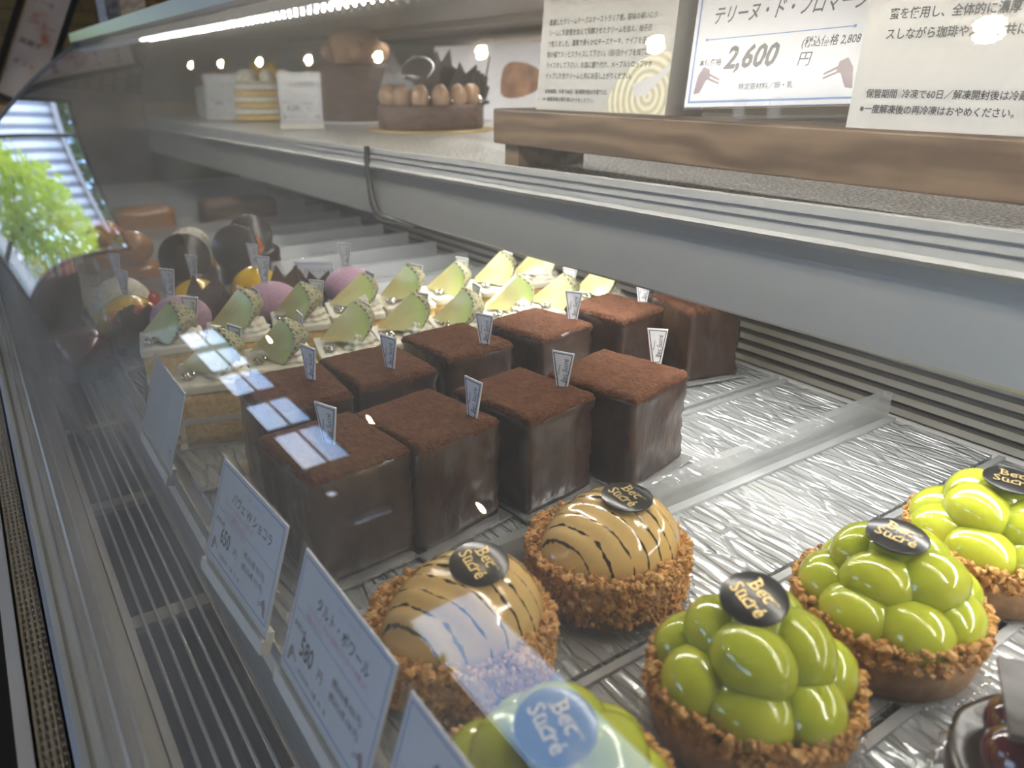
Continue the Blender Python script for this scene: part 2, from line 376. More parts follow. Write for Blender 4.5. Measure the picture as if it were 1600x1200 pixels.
# ------------------------------------------------------------------ the shop: walls, floor, ceiling, windows
FLOOR, CEIL = -.95, 1.72
XW, XE, YS, YN = -2.6, 2.2, -1.6, 9.0
wallp = mat('beige plaster', (.36, .31, .24), .8, ramp=[(.3, (.32, .27, .2)), (.7, (.4, .35, .28))], noise_s=2)
ceilp = mat('beige ceiling', (.42, .37, .3), .8)
def brick_f(n, l, b):
    t = n.new('ShaderNodeTexCoord'); mp = n.new('ShaderNodeMapping'); mp.inputs['Rotation'].default_value = (R(90), 0, 0)
    k = n.new('ShaderNodeTexBrick'); k.inputs['Scale'].default_value = 2.2
    k.inputs['Color1'].default_value = (.36, .28, .15, 1); k.inputs['Color2'].default_value = (.27, .2, .11, 1); k.inputs['Mortar'].default_value = (.2, .17, .12, 1)
    l.new(t.outputs['Object'], mp.inputs[0]); l.new(mp.outputs[0], k.inputs[0]); l.new(k.outputs['Color'], b.inputs['Base Color'])
brick = tweak(mat('tan brick', (.3, .2, .1), .85), brick_f)
floor_m = mat('brown floor', (.06, .045, .035), .8, spec=.1)
frame_m = mat('dark window frame', (.05, .045, .04), .4)
struct(MB().box(XW, XE, YS, YN, FLOOR - .1, FLOOR).build('floor', floor_m))
struct(MB().box(XW - .3, XE + .2, YS - .2, YN + .2, CEIL, CEIL + .1).build('ceiling', ceilp))
struct(MB().box(XE, XE + .1, YS, YN, FLOOR, CEIL).build('wall_right', wallp))
struct(MB().box(XW, XE, YS - .1, YS, FLOOR, CEIL).build('wall_near', wallp))
FILL_OPENING = (-.75, .95, FLOOR + .05, .95)                      # added opening out of view, letting daylight onto the price cards
WINS = [(1.35, 2.95, .72, 1.36), (4.65, 8.5, .95, 1.50), (4.2, 4.4, .95, 1.1), (3.80, 3.95, .95, 1.38)]      # y0, y1, z0, z1 in the customers' wall
wl_ = MB()
ys = [YS] + sorted(v for w in WINS + [FILL_OPENING] for v in w[:2]) + [YN]
for i in range(0, len(ys), 2): wl_.box(XW - .1, XW, ys[i], ys[i + 1], FLOOR, CEIL)
for y0, y1, z0, z1 in WINS: wl_.box(XW - .1, XW, y0, y1, FLOOR, z0); wl_.box(XW - .1, XW, y0, y1, z1, CEIL)
wl_.box(XW - .1, XW, FILL_OPENING[0], FILL_OPENING[1], FLOOR, FILL_OPENING[2]).box(XW - .1, XW, FILL_OPENING[0], FILL_OPENING[1], FILL_OPENING[3], CEIL)
struct(wl_.build('wall_left', wallp))
dr = MB()
for y_ in (FILL_OPENING[0], (FILL_OPENING[0] + FILL_OPENING[1]) / 2 - .03, FILL_OPENING[1] - .05): dr.box(XW - .08, XW - .02, y_, y_ + .05, FILL_OPENING[2], FILL_OPENING[3])
dr.box(XW - .08, XW - .02, FILL_OPENING[0], FILL_OPENING[1], FILL_OPENING[2], FILL_OPENING[2] + .06).box(XW - .08, XW - .02, FILL_OPENING[0], FILL_OPENING[1], FILL_OPENING[3] - .05, FILL_OPENING[3])
dr_o = struct(dr.build('fill_opening_1', mat('dark window frame', (.05, .045, .04), .4)))  # frame of the added daylight opening, outside the view
MB().box(XW - .055, XW - .05, FILL_OPENING[0], FILL_OPENING[1], FILL_OPENING[2], FILL_OPENING[3]).build('pane', clear_mat('window pane', .04), dr_o)
NX0, NX1, NZ0, NZ1 = -1.75, -.02, -.9, 1.08                  # opening in the far wall
struct(MB().box(XW, NX0, YN, YN + .1, FLOOR, CEIL).box(NX1, .12, YN, YN + .1, FLOOR, CEIL).box(NX0, NX1, YN, YN + .1, FLOOR, NZ0).box(NX0, NX1, YN, YN + .1, NZ1, CEIL).build('wall_far', wallp))
struct(MB().box(.12, XE, YN, YN + .1, FLOOR, CEIL).build('wall_brick', brick))
pane_m = clear_mat('window pane', .04)
for i, (y0, y1, z0, z1) in enumerate(WINS):
    fr = MB(); t = .03
    fr.box(XW - .08, XW - .02, y0, y0 + t, z0, z1).box(XW - .08, XW - .02, y1 - t, y1, z0, z1).box(XW - .08, XW - .02, y0, y1, z0, z0 + t).box(XW - .08, XW - .02, y0, y1, z1 - t, z1)
    n_m = 1 if i != 1 else 5
    for k in range(1, n_m):
        ym = y0 + (y1 - y0) * k / n_m; w = .09 if k == 2 else .02
        fr.box(XW - .08, XW - .02, ym - w, ym + w, z0, z1)
    if i == 1: fr.box(XW - .07, XW - .03, y0, y1, 1.23, 1.25)
    o = struct(fr.build('window_%d' % (i + 1), frame_m)); MB().box(XW - .055, XW - .05, y0, y1, z0, z1).build('pane', pane_m, o)
fr = MB(); t = .04
fr.box(NX0, NX0 + t, YN + .02, YN + .08, NZ0, NZ1).box(NX1 - t, NX1, YN + .02, YN + .08, NZ0, NZ1).box(NX0, NX1, YN + .02, YN + .08, NZ0, NZ0 + t).box(NX0, NX1, YN + .02, YN + .08, NZ1 - t, NZ1)
for xm in (-.42,): fr.box(xm - .02, xm + .02, YN + .02, YN + .08, NZ0, NZ1)
o = struct(fr.build('window_%d' % (len(WINS) + 1), frame_m)); MB().box(NX0, NX1, YN + .045, YN + .05, NZ0, NZ1).build('pane', pane_m, o)

# outside: street, trees, striped building
struct(MB().box(-14, XW - .1, -6, 26, FLOOR - .12, FLOOR - .02).box(XW - .1, 6, YN + .1, 26, FLOOR - .12, FLOOR - .02).build('ground', mat('grey paving', (.16, .155, .14), .8)))
def leafmat(name, c):
    m = bpy.data.materials.new(name); m.use_nodes = True; n = m.node_tree.nodes; l = m.node_tree.links
    b = n['Principled BSDF']; b.inputs['Base Color'].default_value = (*c, 1); b.inputs['Roughness'].default_value = .5
    tl = n.new('ShaderNodeBsdfTranslucent'); tl.inputs[0].default_value = (c[0] * 1.3, c[1] * 1.3, c[2], 1)
    mx = n.new('ShaderNodeMixShader'); mx.inputs[0].default_value = .5
    l.new(b.outputs[0], mx.inputs[1]); l.new(tl.outputs[0], mx.inputs[2]); l.new(mx.outputs[0], n['Material Output'].inputs[0]); return m
def bush(name, label, c, r, n, leaf, col, trunk_z=FLOOR - .02, cat='tree'):
    t = thing(name, label, cat, (c[0], c[1], trunk_z)); mb = MB()
    for i in range(n):
        d = Vector((random.gauss(0, 1), random.gauss(0, 1), random.gauss(0, 1))).normalized()
        k = .45 + .55 * random.random() ** .5; lump = 1 + .35 * noise.noise(d * 2.2 + Vector((c[0], c[1], 0)))
        p = Vector((d.x * r[0], d.y * r[1], d.z * r[2])) * k * lump + Vector((0, 0, c[2] - trunk_z))
        if p.z < .05: continue
        u = Vector((random.gauss(0, 1), random.gauss(0, 1), random.gauss(0, 1))).normalized(); w = u.orthogonal().normalized(); s_ = leaf * (.6 + .8 * random.random())
        mb.add([p - u * s_, p + w * s_ * .45, p + u * s_, p - w * s_ * .45], [(0, 1, 2, 3)])
    mb.build('foliage', leafmat(label, col), t)
    st = MB()
    st.tube([(0, 0, 0), (.02, 0, (c[2] - trunk_z) * .6), (0, .03, (c[2] - trunk_z) * 1.1)], [.05, .04, .02], 8)
    for k in range(4):
        a = k * 1.6 + .4; st.tube([(0, 0, (c[2] - trunk_z) * .6), (math.cos(a) * r[0] * .5, math.sin(a) * r[1] * .5, (c[2] - trunk_z) * 1.05)], [.025, .01], 6)
    st.build('trunk', mat('bark', (.06, .045, .03), .8), t); return t
bush('yellow_green_bush', 'sunlit yellow-green bush seen through the far window', (-1.45, 10.3, .12), (1.0, .7, .72), 3000, .06, (.42, .52, .03), cat='bush')
bush('dark_green_tree', 'dark green tree standing behind the striped building', (-1.6, 19.5, 2.6), (3.6, 1.5, 1.9), 3000, .2, (.05, .10, .03))
bush('street_tree', 'leafy green tree mirrored in the lower front glass beside the sky', (-6.4, 5.6, .55), (1.2, 1.6, 1.05), 3000, .09, (.30, .36, .06))
bush('street_tree', 'twiggy tree across the street behind the muntined window', (-7.5, 11.5, 1.0), (1.2, 1.8, 1.1), 2000, .09, (.10, .13, .05))
sb = MB(); sb.box(-2.3, -.2, 14, 15, FLOOR - .02, 1.35)
bd = thing('striped_building', 'building with white and grey striped siding beyond the far window', 'building', (0, 0, 0))
def stripe_f(n, l, b):
    t = n.new('ShaderNodeTexCoord'); w = n.new('ShaderNodeTexWave'); w.bands_direction = 'X'; w.inputs['Scale'].default_value = 1.6
    r = n.new('ShaderNodeValToRGB'); r.color_ramp.elements[0].color = (.2, .21, .26, 1); r.color_ramp.elements[1].color = (.75, .76, .8, 1)
    r.color_ramp.elements[0].position = .35; r.color_ramp.elements[1].position = .6
    l.new(t.outputs['Object'], w.inputs[0]); l.new(w.outputs['Fac'], r.inputs[0]); l.new(r.outputs[0], b.inputs['Base Color'])
sb.build('wall', tweak(mat('striped siding', (.7, .7, .7), .6), stripe_f), bd)
MB().box(-2.4, -.1, 13.9, 15.1, 1.35, 1.42).build('roof', mat('grey roof', (.3, .3, .32), .6), bd)

# ceiling downlights: a row over the case and a row nearer the windows
hous = MB().lathe([(.075, 0), (.075, -.012), (.06, -.012), (.055, -.002)], 28)
beads = MB()
for r_, k_ in ((0, 1), (.013, 6), (.026, 12)):
    for k in range(k_): beads.ball((r_ * math.cos(2 * PI * k / max(k_, 1)), r_ * math.sin(2 * PI * k / max(k_, 1)), -.008), .0055, 8, 5)
dl = thing('ceiling_downlight', 'round ceiling downlight in the row above the display case', 'ceiling light', (.6, .83, CEIL), 0, 'downlights over the display case')
hous.build('housing', mat('lamp housing', (.6, .6, .58), .4), dl); beads.build('bead_cluster', down_m, dl)
for y in (1.75, 2.68, 3.58, 4.47, 5.33, 6.22, 7.1): dup(dl, (.6, y, CEIL))
for y in (.7, 3.13, 4.57, 6.7): dup(dl, (-2.3, y, CEIL), 0, 'round ceiling downlight in the row along the window wall', 'downlights along the window wall')

# ------------------------------------------------------------------ the display case
Y0, Y1 = -.35, 1.8
case = thing('display_case', 'long refrigerated pastry case with curved glass front and aluminium trim', 'display case', (0, 0, 0))
GP = [(-.0085, -.026), (.006, .03), (.033, .085), (.075, .14), (.14, .205), (.2, .252), (.24, .278)]
def spline(P, k=8):
    Q = [(2 * P[0][0] - P[1][0], 2 * P[0][1] - P[1][1])] + P + [(2 * P[-1][0] - P[-2][0], 2 * P[-1][1] - P[-2][1])]; out = []
    for i in range(1, len(Q) - 2):
        a, b, c, d = Q[i - 1:i + 3]
        for j in range(k):
            t = j / k; out.append(tuple(.5 * (2 * b[m] + (c[m] - a[m]) * t + (2 * a[m] - 5 * b[m] + 4 * c[m] - d[m]) * t * t + (3 * b[m] - a[m] - 3 * c[m] + d[m]) * t ** 3) for m in (0, 1)))
    return out + [P[-1]]
gp = spline(GP)
def offs(P, d):
    out = []
    for i, p in enumerate(P):
        a = P[max(i - 1, 0)]; b = P[min(i + 1, len(P) - 1)]; ex, ez = b[0] - a[0], b[1] - a[1]; L = math.hypot(ex, ez)
        out.append((p[0] + d * ez / L, p[1] - d * ex / L))
    return out
gi = offs(gp, .004)
MB().prism(gp + gi[::-1], Y0, Y1, smooth=True).build('front_glass', glass, case)
# far end: glass cheek with a grey edge band following the curve
cheek = gi + [(.86, .285), (.86, -.03), (-.004, -.03)]
MB().prism(cheek, Y1, Y1 + .006).build('end_glass', glass_edge, case)
MB().prism(offs(gp, -.003) + offs(gp, .012)[::-1], Y1 - .004, Y1 + .014).build('end_trim', mat('grey edge band', (.3, .3, .3), .4), case)
# canopy: aluminium clamp along the top of the glass, panel behind it
MB().prism([(.222, .276), (.222, .292), (.31, .306), (.31, .288), (.262, .279), (.24, .272)], Y0, Y1 + .02).build('glass_clamp', alu, case)
MB().box(.31, .88, Y0, Y1 + .02, .292, .306).build('canopy_panel', bronze, case)
MB().box(.648, .653, Y0, Y1, .2835, .292).build('fill_light_mask', bronze, case)  # added strip that hides the rear fill light from the camera
# bottom: rail outside the glass, ribbed strip, gutter plate, duct, tag rail
MB().prism([(-.03, -.06), (-.03, -.022), (-.0245, -.02), (-.0245, -.06)], Y0, Y1).build('outer_rail', alu, case)
rib = [(-.0245, -.05)]
for k in range(5): rib += [(-.0240 + k * .0023, -.0235), (-.0232 + k * .0023, -.0215), (-.0222 + k * .0023, -.0235)]
rib += [(-.0125, -.05)]
def beadstrip(n, l, b):
    t = n.new('ShaderNodeTexCoord'); w = n.new('ShaderNodeTexWave'); w.bands_direction = 'Y'; w.inputs['Scale'].default_value = 60
    bp = n.new('ShaderNodeBump'); bp.inputs['Strength'].default_value = .6; bp.inputs['Distance'].default_value = .001
    l.new(t.outputs['Object'], w.inputs[0]); l.new(w.outputs['Fac'], bp.inputs['Height']); l.new(bp.outputs[0], b.inputs['Normal'])
MB().prism(rib, Y0, Y1).build('beaded_strip', tweak(mat('knurled trim', (.62, .6, .57), .25, .8), beadstrip), case)
MB().prism([(-.0125, -.05), (-.0125, -.019), (-.0105, -.017), (-.008, -.0195), (-.0078, -.05)], Y0, Y1).build('inner_rail', alu, case)
MB().prism([(-.008, -.05), (-.008, -.029), (.017, -.031), (.017, -.05)], Y0, Y1).build('gutter_plate', steel, case)
MB().prism([(.017, -.05), (.017, -.14), (.062, -.14), (.062, -.05), (.06, -.05), (.06, -.135), (.019, -.135), (.019, -.05)], Y0, Y1).build('air_duct', well_m, case)
MB().prism([(.0585, -.06), (.0585, -.022), (.061, -.014), (.064, -.012), (.0655, -.006), (.0665, -.006), (.0665, -.06)], Y0, Y1).build('tag_rail', alu, case)
MB().box(.0665, .52, Y0, Y1, -.03, -.007).build('deck', white_m, case)
MB().box(-.03, .9, Y0, Y1, FLOOR, -.14).build('base_cabinet', mat('dark cabinet', (.04, .035, .03), .4), case)
# rear: louvred air outlet behind the trays, then back panel
lv = MB()
for k in range(14):
    z = -.004 + k * .0085; lv.prism([(.500 + k * .0022, z), (.5035 + k * .0022, z + .0035), (.512 + k * .0022, z + .0035), (.512 + k * .0022, z - .001)], Y0, Y1)
lv.build('air_louvre', mat('louvre metal', (.5, .48, .44), .3, .8), case)
MB().prism([(.512, -.03), (.522, -.03), (.56, .14), (.54, .14)], Y0, Y1).build('louvre_back', alu_dark, case)
MB().box(.865, .88, Y0, Y1, -.03, .3).build('back_panel', mirror_b, case)
# glass shelf with its fascia
ZS = .142
MB().box(.334, .862, Y0, Y1 - .02, ZS - .008, ZS).build('upper_shelf', shelf_m, case)
MB().prism([(.327, .1535), (.3262, .1495), (.3272, .149), (.3262, .1445), (.3272, .144), (.3258, .139), (.324, .137), (.3258, .1345), (.3275, .134), (.333, .134), (.333, .1535)], Y0, Y1 - .02).sink().build('shelf_trim', alu_light, case)
MB().prism([(.3295, .134), (.329, .127), (.3225, .094), (.3235, .0925), (.3265, .0935), (.336, .118), (.37, .118), (.37, .134)], Y0, Y1 - .02).sink().build('shelf_fascia', alu_dark, case)
MB().tube([(.3245, .715, .1555), (.3235, .715, .135), (.3205, .7, .104), (.3205, .692, .0945), (.3215, .68, .0915), (.3225, .62, .0912)], [.0028, .0028, .0036, .004, .0038, .0008], 8).sink().build('fascia_joint', rubber, case)
for y in (-.2, .95, 1.55): MB().box(.36, .86, y - .006, y + .006, .118, .134).build('shelf_bracket', alu, case)
# LED strip lamp hanging under the canopy: profile and diode beads
ll = thing('led_strip_lamp', 'long LED strip lamp under the top of the case', 'lamp', (.288, .72, .2795))
MB().box(-.016, .016, -1.07, 1.06, -.008, 0).build('lamp_profile', alu, ll)
dd = MB()
for k in range(125):
    y = -1.06 + k * .0170
    if y > .74: break
    for x in (-.009, .006): dd.ball((x, y + (.006 if x > 0 else 0), -.0095), (.0018, .0018, .0015), 8, 4)
o = dd.build('diode_rows', led, ll); o['kind'] = 'stuff'

# air grille over the duct: frame, rods, cross bars
gr = thing('air_grille', 'long metal air grille of rods along the front of the case', 'grille', (.0385, .72, -.03))
MB().box(-.021, -.0175, -1.06, 1.07, -.008, .001).box(.0175, .021, -1.06, 1.07, -.008, .001).build('grille_frame', rod_m, gr)
for k in range(5):
    x = -.0125 + k * .0062
    MB().tube([(x, -1.06, 0), (x, 1.07, 0)], .0009, 8).build('rod', rod_m, gr)
for k in range(16):
    y = -1.0 + k * .131 - .02
    MB().box(-.0175, .0175, y - .005, y + .005, -.006, -.002).build('cross_bar', mat('worn cross bar', (.5, .46, .38), .5, .3), gr)

# ------------------------------------------------------------------ trays
TP = .078
def tray(name, label, y0, wall, group=None):
    t = thing(name, label, 'tray', (.072, y0, -.006), 0, group)
    MB().box(0, .41, .0015, TP - .0015, 0, .0055).build('tray_floor', tray_m, t)
    if wall:
        MB().box(.03, .412, TP - .0075, TP - .0015, .0056, .023).build('divider', acrylic, t)
        MB().box(0, .41, TP - .0145, TP - .009, .0056, .0072).build('lip', mat('smooth clear edge', (.72, .74, .76), .1, .5), t)
    else:
        MB().box(0, .41, TP - .006, TP - .002, .0056, .0072).box(0, .41, .002, .006, .0056, .0072).build('lip', MATS.get('smooth clear edge') or mat('smooth clear edge', (.72, .74, .76), .1, .5), t)
    return t
tray_txt = {-3: None, -1: 'clear textured tray under the berry tart, nearest the viewer', 0: 'clear textured tray carrying the green grape tarts', 1: 'clear textured tray carrying the pear tarts, walled on its far side',
            2: 'clear textured tray under the nearest row of chocolate cakes', 3: 'clear textured tray under the second row of chocolate cakes', 4: 'clear textured tray under the nearer row of melon cakes',
            5: 'clear textured tray under the farther row of melon cakes', 6: 'clear textured tray behind the melon cakes carrying the lilac egg cakes', 7: 'clear textured tray carrying the yellow domed cakes', 8: 'clear textured tray carrying the dark biscuit cakes'}
for k in range(-3, 21):
    y = .099 + TP * k
    if k < -1: continue
    if k in tray_txt: tray('acrylic_tray', tray_txt[k], y, k == 1 or k >= 4)
    else: tray('acrylic_tray', 'clear textured tray standing empty at the far back of the case', y, True, 'empty far trays')

# ------------------------------------------------------------------ name picks and seals (parts of the cakes they sit on)
pick_b = MB(); pick_b.prism([(-.0024, -.004), (.0024, -.004), (.0062, .0205), (-.0062, .0215)], -.0004, .0004)
pick_f = MB()
for (a, b) in (((-.0019, .0008), (-.0052, .0203)), ((.0019, .0008), (.0052, .0194)), ((-.0052, .0203), (.0052, .0194)), ((-.0019, .0008), (.0019, .0008))):
    dx, dz = b[0] - a[0], b[1] - a[1]; L = math.hypot(dx, dz); nx, nz_ = -dz / L * .00022, dx / L * .00022
    pick_f.add([(a[0] - nx, -.00055, a[1] - nz_), (b[0] - nx, -.00055, b[1] - nz_), (b[0] + nx, -.00055, b[1] + nz_), (a[0] + nx, -.00055, a[1] + nz_)], [(0, 1, 2, 3)])
pick_t = MB().text('Bec Sucré', .0042, frame((.0022, -.00056, .0035), (.08, 0, 1), (-1, 0, .08)), shear=.2, sx=.8)
pick_t.text('Pâtisserie', .0017, frame((-.0016, -.00056, .008), (.08, 0, 1), (-1, 0, .08)), sx=.9)
_pk = []
def add_pick(root, x, y, z, yaw, lean=0., side=0.):
    if not _pk:
        o = pick_b.build('name_pick', paper, root); f = pick_f.build('border', ink, o); t = pick_t.build('lettering', ink, o); _pk.extend([o, f, t])
    else:
        o = _pk[0].copy(); COL.objects.link(o); o.parent = root
        for q in _pk[1:]:
            c = q.copy(); COL.objects.link(c); c.parent = o
    o.location = (x, y, z); o.rotation_euler = (lean, side, yaw); o['label'] = 'white tapered name pick'; return o
seal_d = MB().lathe([(.0001, -.0004), (.0118, -.0009), (.0122, -.0008), (.0122, -.0003), (.0118, -.0001), (.006, .0003), (.0001, .0005)], 40)
SERIF = []
sl_t = MB().text('Bec', .0079, frame((-.0056, .0010, .00075), (1, 0, 0), (0, 1, 0)), bold=.007, sx=.92)
sl_t.text('Sucré', .0079, frame((-.0080, -.0056, .00072), (1, 0, 0), (0, 1, 0)), bold=.007, sx=.92)
def serif(x, y, w): sl_t.add([(x - w, y - .0003, .00078), (x + w, y - .0003, .00078), (x + w, y + .0003, .00078), (x - w, y + .0003, .00078)], [(0, 1, 2, 3)])
for x, y in ((-.0050, .0012), (-.0050, .0065), (-.0034, -.0017), (-.0010, -.0054), (.0022, -.0054), (.0020, -.0017)): serif(x, y, .0009)
sl_t.text('pâtisserie', .0019, frame((.0008, .0042, .00075), (1, 0, 0), (0, 1, 0)), sx=1.)
_sl = []
def seal_rot(spin, tilt, toward, base=0.):
    """spin the lettering, then tip the disc toward a compass direction"""
    ax = Vector((0, 0, 1)).cross(Vector((math.cos(R(toward)), math.sin(R(toward)), 0)))
    return (Matrix.Rotation(-base, 3, 'Z') @ Matrix.Rotation(R(tilt), 3, ax) @ Matrix.Rotation(R(spin), 3, 'Z')).to_euler()
def add_seal(root, loc, rot):
    if not _sl:
        o = seal_d.build('seal', seal_m, root); t = sl_t.build('lettering', gold, o); _sl.extend([o, t])
    else:
        o = _sl[0].copy(); COL.objects.link(o); o.parent = root; c = _sl[1].copy(); COL.objects.link(c); c.parent = o
    o.scale = (.93, .93, 1); o.location = loc; o.rotation_euler = rot; o['label'] = 'round black seal with gold lettering'; return o

# ------------------------------------------------------------------ chocolate cakes
def rounded_block(sx, sy, h, n=12, amp=.0009, seed=0., rad=.003, z0=0., scal=0.):
    """block with soft corners and hand-glazed wavy sides"""
    mb = MB(); idx = {}; vs = []; fs = []
    def vert(i, j, k):
        key = (i, j, k)
        if key in idx: return idx[key]
        p = Vector((sx * i / n, sy * j / n, h * k / n)); c = Vector((sx / 2, sy / 2, h / 2)); q = p - c
        inner = Vector((max(-sx / 2 + rad, min(sx / 2 - rad, q.x)), max(-sy / 2 + rad, min(sy / 2 - rad, q.y)), max(-h / 2 + rad * .3, min(h / 2 - rad, q.z))))
        d = q - inner
        if d.length > 1e-9:
            if d.length > rad: d *= rad / d.length
        q = inner + d
        nv = Vector((q.x / sx, q.y / sy, 0)); w = noise.noise(Vector((p.x * 45 + seed, p.y * 45, p.z * 60))) + .5 * noise.noise(Vector((p.x * 130 + seed, p.y * 130, p.z * 130)))
        if nv.length > .3: q += nv.normalized() * amp * w * 1.3 + nv.normalized() * scal * abs(math.sin(p.z * 330 + seed)) * (1 if (i in (0, n) and j in (0, n)) else .25)
        q.z += .4 * amp * w * (1 if k == n else 0)
        q += Vector((0, 0, h / 2 + z0)); idx[key] = len(vs); vs.append(q); return idx[key]
    for a in range(n):
        for b in range(n):
            fs += [(vert(a, b, 0), vert(a, b + 1, 0), vert(a + 1, b + 1, 0), vert(a + 1, b, 0)), (vert(a, b, n), vert(a + 1, b, n), vert(a + 1, b + 1, n), vert(a, b + 1, n)),
                   (vert(a, 0, b), vert(a + 1, 0, b), vert(a + 1, 0, b + 1), vert(a, 0, b + 1)), (vert(a, n, b), vert(a, n, b + 1), vert(a + 1, n, b + 1), vert(a + 1, n, b)),
                   (vert(0, a, b), vert(0, a, b + 1), vert(0, a + 1, b + 1), vert(0, a + 1, b)), (vert(n, a, b), vert(n, a + 1, b), vert(n, a + 1, b + 1), vert(n, a, b + 1))]
    mb.add(vs, fs, True); return mb
def choc_cake(label, fx, fy, ang, sx, sy, h, seed, pick):
    """front corner at (fx, fy)"""
    a = R(ang); cx = fx + sx / 2 * math.cos(a) - sy / 2 * math.sin(a); cyy = fy + sx / 2 * math.sin(a) + sy / 2 * math.cos(a)
    t = thing('chocolate_cake', label, 'cake', (cx, cyy, .0013), a, 'cocoa-dusted chocolate cakes')
    b = rounded_block(sx, sy, h - .0012, 16, .0014, seed, .0035, .0012, .0014).build('glazed_body', choc, t)
    # cocoa layer: a soft cap over the top with a ragged powdery edge
    mb = MB(); n = 44; vs = []; fs = []
    for i in range(n + 1):
        for j in range(n + 1):
            x = sx * (i / n - .5) * 1.014; y = sy * (j / n - .5) * 1.014
            e = min(sx / 2 - abs(x), sy / 2 - abs(y)); r = .0036
            z = h + .0016 - (r - math.sqrt(max(0, r * r - max(0, r - e) ** 2))) * .95
            z += .00045 * noise.noise(Vector((x * 420, y * 420, seed))) + .0005 * noise.noise(Vector((x * 90, y * 90, seed)))
            vs.append((x, y, z))
    for i in range(n):
        for j in range(n): fs.append((i * (n + 1) + j, (i + 1) * (n + 1) + j, (i + 1) * (n + 1) + j + 1, i * (n + 1) + j + 1))
    mb.add(vs, fs, True)
    bd_ = [i * (n + 1) for i in range(n + 1)] + [n * (n + 1) + j for j in range(1, n + 1)] + [i * (n + 1) + n for i in range(n - 1, -1, -1)] + [j for j in range(n - 1, 0, -1)]
    o = len(mb.v); m_ = len(bd_); ring = []
    for q, i in enumerate(bd_):
        v = vs[i]; ring.append((v[0] * .972, v[1] * .972, h - .0042 - .0034 * noise.noise(Vector((v[0] * 210, v[1] * 210, seed + 3)))))
    mb.v += ring
    for q in range(m_): mb.f.append((bd_[q], o + q, o + (q + 1) % m_, bd_[(q + 1) % m_])); mb.sm.append(True)
    mb.build('cocoa_top', cocoa, t)
    MB().box(-sx / 2 - .0035, sx / 2 + .0035, -sy / 2 - .006, sy / 2 + .006, 0, .0012).build('cake_board', boardm, t)
    if pick:
        px, py, yaw, lean = pick; q = Matrix.Rotation(-a, 3, 'Z') @ Vector((px - cx, py - cyy, 0)); add_pick(t, q.x, q.y, h, R(yaw) - a, R(lean))
    return t
HC = .0555
CH = [('cocoa-dusted chocolate cake in the nearest chocolate row, beside the price tags', .092, .282, 6, .05, .055, 1.1, (.1118, .3094, -62, 0)),
      ('cocoa-dusted chocolate cake in the nearest row, second from the price tags', .1437, .282, 10, .0505, .056, 2.7, (.1821, .2977, -78, -4)),
      ('cocoa-dusted chocolate cake in the nearest row, third from the price tags', .2040, .2795, 9, .050, .058, 4.2, (.2437, .304, -52, -3)),
      ('cocoa-dusted chocolate cake ending the nearest row, beside the bare tray floor', .2655, .269, 14, .056, .06, 6.9, (.3146, .3037, -32, -6)),
      ('cocoa-dusted chocolate cake in the farther row, nearest the glass', .0972, .366, -4, .05, .055, 8.3, (.135, .392, -70, 0)),
      ('cocoa-dusted chocolate cake in the farther row, second from the glass', .1535, .369, 2, .05, .055, 10.1, (.1793, .3831, -66, 0)),
      ('cocoa-dusted chocolate cake in the farther row, third from the glass', .2165, .380, 4, .05, .055, 12.8, (.2476, .3882, -58, -2)),
      ('cocoa-dusted chocolate cake in the farther row, third from its shelf end', .2850, .377, 10, .051, .055, 15.5, (.3278, .3988, -42, -4)),
      ('cocoa-dusted chocolate cake in the farther row, next to its last cake', .3560, .377, 10, .05, .055, 17.2, (.3981, .4032, -34, 0)),
      ('chocolate cake at the back end of the farther row, half hidden by the shelf edge', .413, .366, -12, .045, .055, 19.4, None)]
for c in CH: choc_cake(c[0], c[1], c[2], c[3], c[4], c[5], HC, c[6], c[7])

